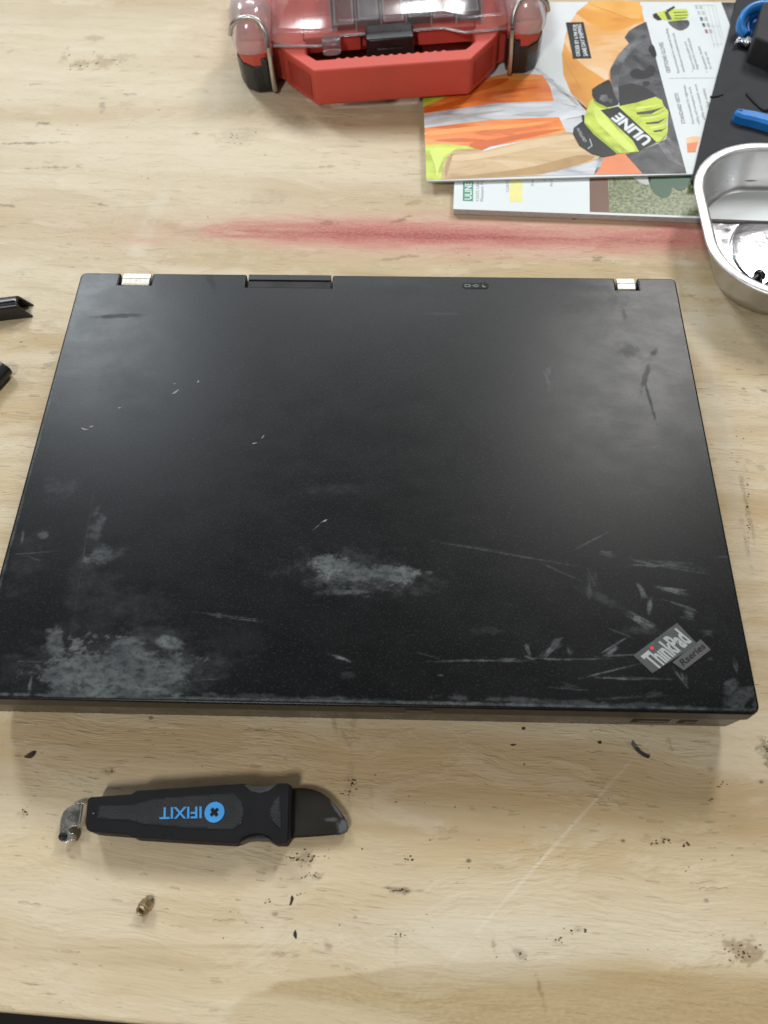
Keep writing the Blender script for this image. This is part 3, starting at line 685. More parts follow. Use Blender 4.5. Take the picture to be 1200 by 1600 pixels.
crumb('plastic_crumb', 273, 600, 1.6, 1.2, 10, LZ, CRUMB, 'tiny pale crumb directly behind the largest crumb on the lid', 'crumb', G)
crumb('plastic_crumb', 132, 671, 6, 1.5, -15, LZ, CRUMB, 'longer crumb of the pair by the left edge of the lid', 'crumb', G)
crumb('plastic_crumb', 143, 667, 3.2, 1.4, 25, LZ, CRUMB, 'shorter crumb of the pair by the left edge of the lid', 'crumb', G)
crumb('plastic_crumb', 187, 638, 2.2, 1.5, 0, LZ, CRUMB, 'small crumb between the edge pair and the largest crumb', 'crumb', G)
crumb('plastic_crumb', 398, 693, 4, 1.2, 15, LZ, CRUMB, 'thin left crumb of two left of the lid centre', 'crumb', G)
crumb('plastic_crumb', 411, 683, 3.5, 1.0, 60, LZ, CRUMB, 'thin right crumb of two left of the lid centre', 'crumb', G)
crumb('plastic_crumb', 508, 814, 4, 1.5, 30, LZ, CRUMB, 'pale crumb behind the worn central patch of the lid', 'crumb', G)

# ================================================================== opening knife
def knife():
    zt = 0.0125
    c = at(290, 1275, 0)
    r = empty('opening_knife', (c.x, c.y, 0))
    tag(r, 'opening knife with black textured handle, blue print and curved dark blade', 'knife')
    HB = scuffed_plastic('knife_handle_black', (0.0055, 0.0055, 0.0068), 0.60, 0.10, spec=0.22)
    GR = scuffed_plastic('knife_grip_grey', (0.010, 0.0105, 0.012), 0.60, 0.1, spec=0.25)
    GT = simple('knife_grip_points', (0.040, 0.0415, 0.045), 0.5)
    RZ = scuffed_plastic('knife_recess_grey', (0.035, 0.035, 0.037), 0.42, 0.1)
    zm = zt
    def P(pts, z=zm): return [at(u, v, z).to_2d() for u, v in pts]
    outer = [(136, 1252), (138, 1247), (143, 1245), (205, 1240.5), (213, 1235), (383, 1224), (388, 1232), (424, 1232), (432, 1225), (436, 1223.5), (449, 1223.5), (452.5, 1226),
             (450, 1314), (447, 1317.5), (432, 1317.5), (427, 1315)]
    arc = [(420, 1307), (411, 1303), (401, 1302), (390, 1304), (379, 1309), (372, 1315)]
    outer += arc + [(366, 1317.5), (300, 1314), (207, 1308), (200, 1304), (140, 1299), (135, 1296), (133.5, 1290)]
    bm = bmesh.new()
    prism_bm([tuple(p) for p in P(outer)], 0.0008, zt, 0.985, bm)
    h = bm_obj('handle', bm, HB, r); bev(h, 0.0016, 4, 30)
    # finger scallop floors
    prism('finger_recess', P([(372, 1316), (379, 1309), (390, 1304), (401, 1302), (411, 1303), (420, 1307), (427, 1316), (416, 1310), (400, 1309), (385, 1310)]), 0.002, 0.0095, RZ, h, 0.0004, 2)
    prism('finger_recess', P([(380, 1226), (392, 1236), (406, 1239), (420, 1236), (433, 1226), (420, 1228), (406, 1229), (392, 1228)]), 0.002, zt + 0.0002, RZ, h, 0.0003, 2)
    # grip fields with raised diamond pyramids
    f1 = [(153, 1259), (208, 1257), (240, 1248), (300, 1243), (366, 1239), (378, 1252), (382, 1270), (378, 1288), (362, 1297), (300, 1295), (222, 1288), (200, 1282), (152, 1280)]
    f2 = [(438, 1242), (440, 1296), (432, 1290), (423, 1279), (421, 1266), (427, 1252)]
    from mathutils.geometry import intersect_point_tri_2d
    def inside(pt, poly):
        c_ = False; n = len(poly)
        for i in range(n):
            a, b = poly[i], poly[(i + 1) % n]
            if (a[1] > pt[1]) != (b[1] > pt[1]) and pt[0] < (b[0] - a[0]) * (pt[1] - a[1]) / (b[1] - a[1]) + a[0]: c_ = not c_
        return c_
    for f in (f1, f2):
        pad = prism('grip_pad', P(f), zt - 0.001, zt + 0.00025, GR, h, 0.0002, 2)
        V, F = [], []
        row = 0; v = 1236.0
        while v < 1300:
            u = 150.0 + (2.35 if row % 2 else 0)
            while u < 445:
                if all(inside((u + du, v + dv), f) for du, dv in ((2.2, 0), (-2.2, 0), (0, 2.2), (0, -2.2))) and (u - 335) ** 2 + (v - 1269) ** 2 > 16.5 ** 2:
                    q = at(u, v, zt + 0.00026); k = len(V); s_ = 0.00050
                    V += [(q.x - s_ * 1.2, q.y, q.z), (q.x, q.y - s_, q.z), (q.x + s_ * 1.2, q.y, q.z), (q.x, q.y + s_, q.z), (q.x, q.y, q.z + 0.00036)]
                    F += [(k, k + 1, k + 4), (k + 1, k + 2, k + 4), (k + 2, k + 3, k + 4), (k + 3, k, k + 4)]
                u += 4.7
            v += 2.5; row += 1
        st = mesh_obj('grip_texture', V, F, GT, h); tag(st, kind='stuff')
    BLUE = simple('bright_blue_print', (0.045, 0.27, 0.62), 0.45, 0, 0.5, 0.06)
    pz = zt + 0.0007
    cc = at(335, 1269, pz); rr = 0.0042
    pol = [(cc.x + rr * math.cos(i * math.pi / 16), cc.y + rr * math.sin(i * math.pi / 16)) for i in range(32)]
    em = prism('round_emblem', pol, zt - 0.0003, pz, BLUE, h, 0.00008, 2)
    # cross cut of the emblem: four round lobes joined by two bars
    V, F = [], []
    for a in (45, 135):
        ca, sa = math.cos(math.radians(a)), math.sin(math.radians(a)); pts = []
        for i in range(18):
            t_ = 2 * math.pi * i / 18
            bx = 0.00205 * math.copysign(abs(math.cos(t_)) ** 0.35, math.cos(t_)); by = 0.00078 * math.copysign(abs(math.sin(t_)) ** 0.5, math.sin(t_)) * (0.80 + 0.3 * abs(bx) / 0.002)
            pts.append((cc.x + bx * ca - by * sa, cc.y + bx * sa + by * ca, pz + (0.00004 if a == 45 else 0.00007)))
        F.append(list(range(len(V), len(V) + 18))); V += pts
    mesh_obj('emblem_cross', V, F, HB, em)
    text('handle_lettering', 'IFIXIT', (315, 1260.5), (249.5, 1262), (315, 1278.5), pz, BLUE, h, 0.015)
    prism('blade_collar', P([(450.5, 1226), (456, 1228), (453.5, 1313), (449.5, 1315)], 0.008), 0.002, 0.0105, DARKGAP, r, 0.0005, 2)
    def blade_mat():
        t = NT('dark_coated_blade'); p = t.pos()
        jn = t.math('SUBTRACT', t.noise(p, 450, 5, 0.7), 0.5)
        c1, sx, sy = stuff_xy(537, 1292, 9, 11, 0.004)
        m1 = t.ell(p, c1, sx, sy, 0.5, 0.8, jn, 2.0)
        c2, sx, sy = stuff_xy(526, 1264, 3, 18, 0.004)
        m2 = t.ell(p, c2, sx, sy, math.radians(35), 0.9, jn, 1.8)
        c3, sx, sy = stuff_xy(519, 1281, 9, 3, 0.004)
        m3 = t.ell(p, c3, sx, sy, 0.0, 0.9, jn, 1.8)
        mm = t.math('MAXIMUM', t.math('MULTIPLY', m1, 0.8), t.math('MAXIMUM', t.math('MULTIPLY', m2, 0.6), t.math('MULTIPLY', m3, 0.5)))
        c = t.mix(mm, (0.020, 0.0185, 0.0145, 1), (0.15, 0.155, 0.17, 1))
        t.bsdf(c, t.math('ADD', 0.58, t.math('MULTIPLY', mm, 0.15)), 0.0, 0.2, t.bump(t.noise(p, 900, 3), 0.12, 0.0002)); return t.m
    bpts = [(452, 1231), (474, 1230.5), (487, 1232), (500, 1237), (512, 1245), (524, 1257), (534, 1270), (541.5, 1282), (544.5, 1291), (543, 1298), (538, 1302), (530, 1303.5), (500, 1306), (452, 1309.5)]
    zt_b = 0.0048
    topb = [at(u, v, zt_b) for u, v in bpts]
    cen = sum((q for q in topb), Vector()) / len(topb)
    ins = [q + (cen - q) * 0.10 for q in topb]
    bm = loft_bm([[(q.x, q.y, 0.0016) for q in ins], [(q.x, q.y, 0.0036) for q in topb], [(q.x + (cen.x - q.x) * .02, q.y + (cen.y - q.y) * .02, 0.0042) for q in topb], [(q.x, q.y, 0.0052) for q in ins]], None, True, True)
    b = bm_obj('blade', bm, blade_mat(), r); bev(b, 0.0001, 1, 60)
    c = at(146, 1271, zt)
    prism('pin_dot', [(c.x + 0.0003 * math.cos(i), c.y + 0.0003 * math.sin(i)) for i in range(6)], zt - 0.001, zt + 0.00015, GREY_ICON, h)
knife()

# ================================================================== metal bracket with screw
def bracket():
    c = at(104, 1287, 0); r = empty('metal_bracket', (c.x, c.y, 0))
    tag(r, 'small tin bracket with a dark screw at the butt of the knife', 'bracket')
    z0, z1 = 0.0042, 0.0050
    o_ = [(127.5, 1254.5), (122, 1254), (113, 1257.5), (104, 1263), (98.3, 1269.4), (94.5, 1278), (93.2, 1290), (92, 1306), (93.5, 1312), (98, 1316.5), (103, 1316.5), (108, 1313.5), (110, 1309), (110, 1302), (107.5, 1299), (108.4, 1294.5), (113, 1291.5), (119, 1290.5), (122.5, 1288)]
    pl = prism('plate', [at(u, v, z1).to_2d() for u, v in o_], z0, z1, TIN, r, 0.0002, 2)
    # folded flanges reaching down to the bench
    a, b = at(127.5, 1254.5, z1), at(122.5, 1288, z1)
    bm = bmesh.new(); s = (b - a).normalized(); q = Vector((s.y, -s.x, 0)); q = q if q.x > 0 else -q
    loft_bm([[a + q * 0.0002, b + q * 0.0002, b + q * 0.0011, a + q * 0.0011], [Vector((v.x, v.y, 0.0)) for v in (a + q * 0.0006, b + q * 0.0006, b + q * 0.0015, a + q * 0.0015)]], bm, True, True)
    for v in bm.verts:
        if v.co.z > 0.001: v.co.z = 0.0056
    bev(bm_obj('flange', bm, brushed('bright_flange', (0.85, 0.84, 0.80), 0.2), r), 0.0002, 2)
    e = [at(u, v, z1).to_2d() for u, v in ((110.5, 1301.5), (115, 1301.5), (115, 1313), (109.5, 1313))]
    prism('tab', e, 0.0, z1 + 0.0001, TIN, r, 0.0003, 2)
    for (u, v, rp) in ((107.5, 1277.3, 0.0013), (96.8, 1291.4, 0.0010)):
        k = at(u, v, z1)
        rimo = [(k.x + rp * math.cos(i * math.pi / 8), k.y + rp * math.sin(i * math.pi / 8)) for i in range(16)]
        rimi = [(k.x + rp * .6 * math.cos(i * math.pi / 8), k.y + rp * .6 * math.sin(i * math.pi / 8)) for i in range(16)]
        frame_faces('rivet_rim', rimo, rimi, z1 + 0.00012, brushed('rivet_metal', (0.7, 0.68, 0.64), 0.3), pl)
        mesh_obj('rivet_hole', [(x, y, z1 + 0.00006) for x, y in rimi], [list(range(16))], simple('hole_shade', (0.09, 0.08, 0.065), 0.7), pl)
    k = at(98.5, 1307, z1); R_ = 0.0018
    def circ(rad, z): return [(k.x + rad * math.cos(i * math.pi / 12), k.y + rad * math.sin(i * math.pi / 12), z) for i in range(24)]
    bm = loft_bm([circ(0.0009, 0.0), circ(0.0009, z1), circ(R_, z1 + 0.0001), circ(R_, z1 + 0.0006), circ(R_ * .82, z1 + 0.0010), circ(R_ * .5, z1 + 0.0010), circ(R_ * .25, z1 + 0.0005)], None, True, True)
    s = bm_obj('screw', bm, simple('blackened_screw', (0.02, 0.02, 0.021), 0.35, 0.6), r, True)
    mesh_obj('screw_recess', [(k.x + x, k.y + y, z1 + 0.00104) for x, y in ((-.0009, -.0002), (.0009, -.0002), (.0009, .0002), (-.0009, .0002), (-.0002, -.0009), (.0002, -.0009), (.0002, .0009), (-.0002, .0009))], [(0, 1, 2, 3), (4, 5, 6, 7)], DARKGAP, s)
bracket()

# ================================================================== brass standoff
def standoff():
    c = at(228, 1419, 0); r = empty('brass_standoff', (c.x, c.y, 0.0029))
    r.rotation_euler = (math.radians(40), math.radians(-18), 0)
    tag(r, 'little brass threaded standoff lying on the bench in front of the knife', 'standoff')
    def circ(rad, z, n=24): return [(rad * math.cos(2 * math.pi * i / n), rad * math.sin(2 * math.pi * i / n), z) for i in range(n)]
    hexr = [(0.0029 * math.cos(math.pi / 3 * i), 0.0029 * math.sin(math.pi / 3 * i)) for i in range(6)]
    bev(prism('hex_body', hexr, -0.0026, 0.0012, BRASS, r, 0, local=True), 0.0003, 2)
    bm = loft_bm([circ(0.0023, 0.0010), circ(0.0023, 0.0022), circ(0.0021, 0.0026), circ(0.0014, 0.0026), circ(0.0012, 0.0018), circ(0.0012, -0.001)], None, True, True)
    bm_obj('collar', bm, BRASS, r, True, local=True)
    mesh_obj('bore', circ(0.00118, 0.0012), [list(range(24))], DARKGAP, r, local=True)
    rings = []
    for i in range(9): rings.append(circ(0.0019 + (0.0002 if i % 2 else -0.0002), -0.0026 - i * 0.0003, 16))
    bm_obj('thread', loft_bm(rings, None, True, True), BRASS, r, True, local=True)
standoff()

# ================================================================== loose bits on the bench
def sliver():
    c = at(998, 1174, 0); p = [(985, 1163), (991, 1170), (998, 1176.5), (1005, 1182), (1012, 1186)]
    V, F = [], []
    for i, (u, v) in enumerate(p):
        q = at(u, v, 0.0008); k = (at(u + 3.2, v - 3.2, 0.0008) - q)
        zz = 0.0004 + 0.0022 * (i - 2) ** 2 / 4 * 0.5
        V += [(q.x, q.y, zz), (q.x + k.x, q.y + k.y, zz), (q.x + k.x, q.y + k.y, zz + 0.0006), (q.x, q.y, zz + 0.0006)]
    for i in range(4):
        a, b = i * 4, i * 4 + 4
        for k in range(4): F.append((a + k, a + (k + 1) % 4, b + (k + 1) % 4, b + k))
    F += [(0, 3, 2, 1), (16, 17, 18, 19)]
    o = mesh_obj('plastic_sliver', V, F, simple('blue_black_plastic', (0.045, 0.048, 0.062), 0.35))
    for v in o.data.vertices: v.co -= Vector((c.x, c.y, 0))
    o.location = (c.x, c.y, 0.0)
    tag(o, 'curled blue black plastic sliver in front of the laptop card slots', 'sliver')
sliver()
crumb('wood_chip', 48, 1180, 9, 4.5, 28, 0, simple('dark_bark', (0.055, 0.035, 0.02), 0.7, 0, .4, 0.5, 900), 'dark brown wood chip by the front left corner of the laptop', 'wood chip')
BD = simple('black_debris', (0.012, 0.011, 0.010), 0.6)
GD = 'black debris on the bench'
crumb('debris_flake', 456, 1407, 7, 3, 80, 0, BD, 'rear black flake of two between knife tip and bench front', 'debris', GD, 0.25)
crumb('debris_flake', 461, 1460, 6, 3, -80, 0, BD, 'front black flake of two between knife tip and bench front', 'debris', GD, 0.25)
crumb('debris_flake', 818, 1138.5, 3, 2.6, 0, 0, BD, 'round black crumb close under the laptop front edge', 'debris', GD, 0.6)
crumb('debris_flake', 802, 1164, 4.5, 1.6, 8, 0, BD, 'flat black crumb farther from the laptop front edge', 'debris', GD, 0.4)
crumb('debris_flake', 937, 1160, 3, 2.4, 0, 0, BD, 'dark crumb just left of the curled plastic sliver', 'debris', GD, 0.6)
crumb('debris_flake', 897, 341, 7, 3.5, -12, 0, simple('brown_debris', (0.10, 0.05, 0.03), 0.7), 'brown wood crumb against the lower catalog front edge', 'debris', GD, 0.5)

def specks():
    rnd = random.Random(5); V, F = [], []
    def fleck(x, y, r):
        n = rnd.choice((5, 6, 7)); a0 = rnd.random() * 6.28; el = rnd.uniform(0.5, 1.0); k = len(V); th = rnd.uniform(-0.4, 0.4); h = r * 0.22
        for i in range(n):
            t_ = a0 + 6.283 * i / n; rr_ = r * rnd.uniform(0.65, 1.15); dx, dy = rr_ * math.cos(t_) * 1.25, rr_ * math.sin(t_) * el
            V.append((x + dx * math.cos(th) - dy * math.sin(th), y + dx * math.sin(th) + dy * math.cos(th), 0.00002))
        V.append((x, y, h + 0.00004))
        for i in range(n): F.append((k + i, k + (i + 1) % n, k + n))
    for (u, v, su, sv, n, r) in ((480, 1340, 22, 9, 26, .00045), (487, 1369, 16, 6, 14, .0004), (1198, 1172, 7, 16, 14, .00045), (1160, 1490, 20, 12, 26, .0004), (622, 1391, 18, 3, 10, .0005), (1037, 1316, 14, 5, 12, .0005), (1074, 1318, 5, 3, 5, .0006),
                                 (638, 1341, 10, 8, 10, .0004), (868, 1470, 12, 5, 9, .0004), (905, 1455, 14, 6, 6, .0005), (1168, 800, 3, 55, 30, .0004), (125, 98, 26, 12, 18, .0006), (186, 95, 22, 8, 10, .0005), (365, 215, 26, 12, 14, .0005),
                                 (552, 1228, 6, 14, 10, .00045), (540, 1240, 8, 4, 8, .0004), (1110, 1250, 3, 3, 3, .0005), (1120, 1225, 20, 10, 8, .00035), (170, 1206, 8, 4, 6, .0004), (38, 1270, 5, 6, 6, .0004), (460, 1396, 14, 3, 4, .0004), (420, 1408, 4, 6, 5, .0003), (630, 1460, 10, 4, 5, .0004), (812, 1490, 8, 5, 6, .0004), (1040, 1060, 0, 0, 0, 0),
                                 (600, 1330, 500, 180, 60, .00028), (250, 200, 260, 150, 40, .00035), (800, 390, 300, 20, 12, .0004), (1150, 700, 40, 200, 20, .0003)):
        for i in range(n):
            q = at(u + rnd.gauss(0, su * .6), v + rnd.gauss(0, sv * .6), 0)
            if abs(q.x) < 0.168 and -0.002 < q.y < 0.25: continue
            if q.y < at(600, 1575).y: continue
            fleck(q.x, q.y, r * rnd.uniform(0.5, 1.4))
    o = mesh_obj('dirt_specks', V, F, simple('dark_dirt', (0.085, 0.06, 0.038), 0.8, 0, 0.2, 0.4, 300))
    tag(o, 'fine dark dirt specks scattered over the plywood bench', 'dirt', kind='stuff')
specks()

# ================================================================== hinge cover (left edge) and black bar
def hinge_cover():
    c = at(10, 495, 0); r = empty('hinge_cover', (c.x, c.y, 0))
    tag(r, 'black plastic channel piece at the left edge of the bench, rear of two', 'cover')
    zt = 0.0105
    A0, A1 = at(-60, 470, zt), at(26, 459.5, zt)      # rear top edge
    B0, B1 = at(-60, 488, zt), at(24, 478, zt)        # front top edge
    w_ = (A1 - A0).normalized(); n_ = Vector((-w_.y, w_.x, 0))
    yb = (A1 - B1).dot(n_)
    prof = [(-0.0004, 0.0), (0.0, zt - 0.002), (0.0006, zt - 0.0007), (0.002, zt), (yb - 0.002, zt), (yb - 0.0006, zt - 0.0007), (yb, zt - 0.002), (yb + 0.0004, 0.0)]
    th = 0.0013
    inner = [(yb + 0.0004 - th, 0.0), (yb - th, zt - 0.0028), (yb - 0.0026, zt - th), (0.0026, zt - th), (th, zt - 0.0028), (-0.0004 + th, 0.0)]
    sec = prof + inner
    L0 = -0.055
    def ring(s, slant): return [B1 + w_ * (s + slant * (zt - z)) + n_ * y + Vector((0, 0, z - zt)) for y, z in sec]
    bm = loft_bm([ring(L0, 0), ring(0.0, 0.62)], None, True, True)
    sh = bm_obj('shell', bm, GLOSSB, r); bev(sh, 0.0002, 2, 40)
    # ridge along the top
    m0, m1 = B1 + n_ * (yb * 0.42), B1 + n_ * (yb * 0.42)
    bm = tube_bm([m0 + w_ * L0 + Vector((0, 0, 0.0001)), m1 + w_ * (-0.0006) + Vector((0, 0, 0.0001))], 0.0006, 8)
    bm_obj('ridge', bm, GLOSSB, r, True)
hinge_cover()
def bar():
    c = at(-5, 590, 0); r = empty('plastic_bar', (c.x, c.y, 0))
    tag(r, 'rounded black bar end at the left edge of the bench, front of two', 'bar')
    a, b = at(8, 574, 0.005), at(-45, 632, 0.005)
    d_ = (b - a).normalized()
    bm = tube_bm([a, a + d_ * 0.0004, b], [0.0046, 0.0052, 0.0052], 20, flat=0.9)
    o = bm_obj('body', bm, GLOSSB, r); bev(o, 0.0005, 2, 50)
    bm = tube_bm([a - d_ * 0.0002, a + d_ * 0.0003], 0.0034, 16)
    bm_obj('end_plug', bm, DARKGAP, r)
bar()

# ================================================================== catalogs
WHITE = simple('glossy_white_paper', (0.72, 0.765, 0.775), 0.42, 0, 0.4, 0.008)
PAGE = simple('page_edges', (0.50, 0.48, 0.47), 0.8, 0, 0.2, 0.1, 400)
def ink(name, col, var=0.05, sc=60): return simple(name, col, 0.40, 0, 0.4, var, sc)
def photo(name, dark, mid, light, sc=(40, 40), rot=0.0, detail=5, lo=0.36, hi=0.66):
    """printed photograph of a soft material: tones drift and fold instead of one flat ink"""
    t = NT(name); p = t.pos()
    n1 = t.noise(t.mapping(p, rot=(0, 0, math.radians(rot)), sc=(sc[0], sc[1], 1)), 1.0, detail, 0.58, 0.6)
    n2 = t.noise(p, 900, 3, 0.7)
    c = t.mix(t.rng(n1, lo, 0.5), c4(dark), c4(mid)); c = t.mix(t.rng(n1, 0.5, hi), c, c4(light))
    c = t.mix(t.math('MULTIPLY', t.rng(n2, 0.5, 0.75), 0.12), c, c4(dark))
    t.bsdf(c, 0.38, 0, 0.45); return t.m
ORANGE = ink('orange_ink', (0.86, 0.22, 0.035)); ORANGE2 = ink('amber_ink', (0.80, 0.36, 0.055), 0.10, 30); PEACH = ink('peach_ink', (0.80, 0.46, 0.20), 0.08, 40)
LIME = ink('lime_ink', (0.56, 0.68, 0.07), 0.08, 90); SKIN = ink('skin_tone_ink', (0.62, 0.43, 0.22), 0.07, 35); SKIND = ink('skin_shade_ink', (0.46, 0.29, 0.12), 0.1, 60); SKINL = ink('skin_light_ink', (0.72, 0.54, 0.32), 0.06, 60); ORANGED = ink('deep_orange_ink', (0.66, 0.13, 0.02), 0.08, 60); ORANGEL = ink('light_orange_ink', (0.90, 0.34, 0.08), 0.06, 60); LIMED = ink('lime_shade_ink', (0.36, 0.46, 0.04), 0.1, 80); LIMEL = ink('lime_light_ink', (0.68, 0.80, 0.16), 0.05, 80); LGREY = ink('light_grey_ink', (0.56, 0.60, 0.64), 0.14, 90)
DGREY = ink('dark_grey_ink', (0.060, 0.060, 0.066), 0.28, 160); MGREY = ink('mid_grey_ink', (0.105, 0.105, 0.11), 0.2, 120); BLACKI = ink('black_ink', (0.014, 0.014, 0.016)); TXT = ink('text_grey_ink', (0.20, 0.20, 0.20)); PALEG = ink('pale_grey_ink', (0.48, 0.50, 0.49))
GREENI = ink('logo_green_ink', (0.05, 0.30, 0.19)); YELLOWI = ink('yellow_ink', (0.80, 0.76, 0.28)); BROWNI = ink('brown_ink', (0.16, 0.075, 0.045)); CORAL = ink('coral_ink', (0.80, 0.25, 0.10))
BLUEI = ink('blue_ink', (0.06, 0.12, 0.26)); REDI = ink('red_ink', (0.45, 0.10, 0.08)); DGREEN = ink('leaf_green_ink', (0.035, 0.105, 0.055), 0.3, 120)
def foliage_mat():
    t = NT('foliage_print'); p = t.obj()
    n1 = t.noise(p, 420, 4, 0.7); n2 = t.noise(p, 90, 3)
    c = t.mix(t.rng(n1, 0.38, 0.62), (0.05, 0.075, 0.025, 1), (0.30, 0.33, 0.15, 1))
    c = t.mix(t.math('MULTIPLY', t.rng(n2, 0.4, 0.65), 0.45), c, (0.12, 0.15, 0.05, 1))
    t.bsdf(c, 0.32, 0, 0.45); return t.m
def Z2(p): return [(640 + x / 2.143, y / 2.143) for x, y in p]
def Z4(p): return [(860 + x / 4.444, y / 4.444) for x, y in p]

ORANGE = photo('vest_photo', (0.62, 0.12, 0.015), (0.86, 0.23, 0.035), (0.92, 0.36, 0.09), (12, 70), -6)
ORANGE2 = photo('helmet_shell_photo', (0.66, 0.24, 0.03), (0.80, 0.36, 0.06), (0.86, 0.50, 0.17), (14, 22), 30, 3)
PEACH = photo('helmet_sheen_photo', (0.78, 0.40, 0.12), (0.82, 0.50, 0.24), (0.84, 0.60, 0.38), (18, 30), 40, 3)
LGREY = photo('reflective_cloth_photo', (0.38, 0.41, 0.45), (0.60, 0.63, 0.67), (0.76, 0.79, 0.82), (25, 90), -20)
SKIN = photo('forearm_photo', (0.46, 0.29, 0.13), (0.62, 0.44, 0.23), (0.72, 0.55, 0.34), (14, 60), -12, 5)
LIME = photo('lime_knit_photo', (0.38, 0.48, 0.04), (0.56, 0.67, 0.07), (0.68, 0.80, 0.17), (35, 60), 40)
DGREY = photo('helmet_dark_photo', (0.022, 0.022, 0.026), (0.062, 0.062, 0.068), (0.13, 0.13, 0.14), (45, 45), 20, 6)
MGREY = photo('helmet_rim_photo', (0.05, 0.05, 0.055), (0.11, 0.11, 0.118), (0.20, 0.20, 0.21), (60, 60), 0, 6)
# lower catalog: thick
z1 = 0.0048
A = at(709, 326, z1); B = at(1092, 340.5, z1)
u_ = (B - A).normalized(); v_ = Vector((-u_.y, u_.x, 0))
cl = empty('catalog', (A.x + .1, A.y + .1, 0))
tag(cl, 'thick white covered catalog lying underneath, green and brown printed front', 'catalog', 'catalogs stacked at the back of the bench')
quad = [A, A + u_ * 0.262, A + u_ * 0.262 + v_ * 0.205, A + v_ * 0.205]
prism('page_block', [q.to_2d() for q in quad], 0.0003, z1 - 0.0003, PAGE, cl, 0.0003, 2)
cov = prism('cover', [(q - u_ * 0.0003 - v_ * 0.0003).to_2d() for q in quad], z1 - 0.0002, z1, WHITE, cl)
pz = z1 + 0.00008
flat('brown_panel', [(921, 276), (950, 276), (952, 332), (921.5, 331)], pz, BROWNI, cov)
flat('foliage_picture', [(950, 262), (1092, 262), (1092, 337.5), (952, 332.3)], pz, foliage_mat(), cov)
flat('leaf_picture', [(1014, 270), (1050, 270), (1049, 300), (1040, 309), (1026, 305), (1016, 290)], pz + .00008, DGREEN, cov, 3)
flat('leaf_picture', [(1046, 270), (1078, 270), (1075, 290), (1064, 298), (1052, 292)], pz + .00012, DGREEN, cov, 3)
flat('pale_leaf_picture', [(980, 268), (1014, 268), (1015, 288), (1000, 285)], pz + .00008, PALEG, cov, 2)
flat('logo_box', [(723.5, 284), (739.5, 283), (739, 314.5), (723, 313.5)], pz, GREENI, cov)
text('logo_lettering', 'ULINE', (736.5, 312), (736.8, 285), (726, 311.8), pz + .0001, WHITE, cov, 0.03)
text('address_print', '12575 Uline Drive', (748, 314), (749, 262), (743.5, 314), pz, TXT, cov)
text('address_print', 'Pleasant Prairie, WI', (755, 314.5), (756, 258), (750.5, 314.5), pz, TXT, cov)
text('customer_print', 'CUSTOMER #', (795, 300), (795, 262), (791, 300), pz, TXT, cov)
flat('yellow_box', [(797, 262), (816, 262), (816, 315.7), (796.3, 315)], pz, YELLOWI, cov)
text('notice_print', 'THANK YOU', (834, 291), (834, 262), (830.5, 291), pz, TXT, cov)
text('notice_print', 'ORDER', (852.5, 283), (852.5, 262), (849, 283), pz, TXT, cov)
text('notice_print', 'IN STOCK', (863.5, 291), (863.5, 262), (859.5, 291), pz, TXT, cov)

# upper catalog
z2 = 0.0068
A = at(668, 283, z2); TL = at(657, 3, z2); TR = at(1157, 3, z2); B = A + (at(1085, 272, z2) - A).normalized() * (TR - TL).length
cu_ = empty('catalog', ((A.x + TR.x) / 2, (A.y + TR.y) / 2, z1))
tag(cu_, 'catalog on top showing an orange vest and a lime glove holding a helmet', 'catalog', 'catalogs stacked at the back of the bench')
prism('page_block', [q.to_2d() for q in (A + Vector((.0004, .0004, 0)), B + Vector((-.0004, .0004, 0)), TR, TL)], z1 + 0.0004, z2 - 0.0004, PAGE, cu_)
cov = prism('cover', [q.to_2d() for q in (A, B, TR, TL)], z2 - 0.0003, z2, WHITE, cu_)
L = [z2 + 0.00007 * (i + 1) for i in range(10)]
flat('ball_picture', Z2([(600, 7), (560, 40), (525, 110), (510, 180), (515, 250), (540, 310), (575, 355), (600, 380), (700, 300), (815, 250), (793, 95), (770, 7)]), L[0], ORANGE2, cov)
flat('ball_highlight', Z4([(170, 105), (240, 140), (420, 230), (640, 150), (600, 260), (420, 470), (400, 560), (330, 520), (210, 440), (120, 340), (100, 260)]), L[1], PEACH, cov, 3)
flat('vest_picture', Z2([(42, 300), (150, 290), (260, 248), (250, 262), (110, 330), (46, 358)]), L[0], LIME, cov)
flat('vest_picture', Z2([(46, 358), (110, 330), (250, 262), (330, 245), (445, 250), (470, 290), (483, 338), (290, 345), (48, 380)]), L[1], ORANGE, cov)
flat('vest_stripe_picture', Z2([(48, 380), (290, 345), (483, 338), (500, 392), (280, 400), (50, 428)]), L[1], LGREY, cov)
flat('vest_picture', Z2([(50, 428), (280, 400), (500, 392), (525, 442), (380, 470), (270, 490), (240, 505), (190, 488), (120, 482), (52, 485)]), L[1], ORANGE, cov)
flat('sleeve_picture', Z2([(52, 485), (120, 482), (190, 488), (225, 498), (150, 500), (115, 545), (105, 601), (56, 604)]), L[1], LIME, cov)
flat('shirt_picture', Z2([(400, 215), (440, 235), (580, 345), (600, 370), (600, 420), (545, 445), (525, 442), (500, 392), (483, 338), (470, 290), (445, 250)]), L[0], LGREY, cov)
for q in (((455, 262), (480, 272), (570, 350), (560, 352)), ((490, 300), (500, 305), (560, 330), (558, 336)), ((500, 345), (560, 356), (558, 360)), ((515, 400), (580, 385), (578, 392))): flat('shirt_fold_picture', Z2(q), L[2], PALEG, cov)
flat('arm_picture', Z2([(105, 601), (112, 560), (125, 525), (150, 502), (225, 498), (245, 506), (380, 472), (525, 442), (560, 445), (600, 500), (650, 525), (600, 545), (480, 575), (430, 588)]), L[2], SKIN, cov)
flat('shirt_picture', Z2([(430, 588), (480, 575), (600, 545), (650, 522), (640, 560), (618, 584)]), L[2], LGREY, cov)
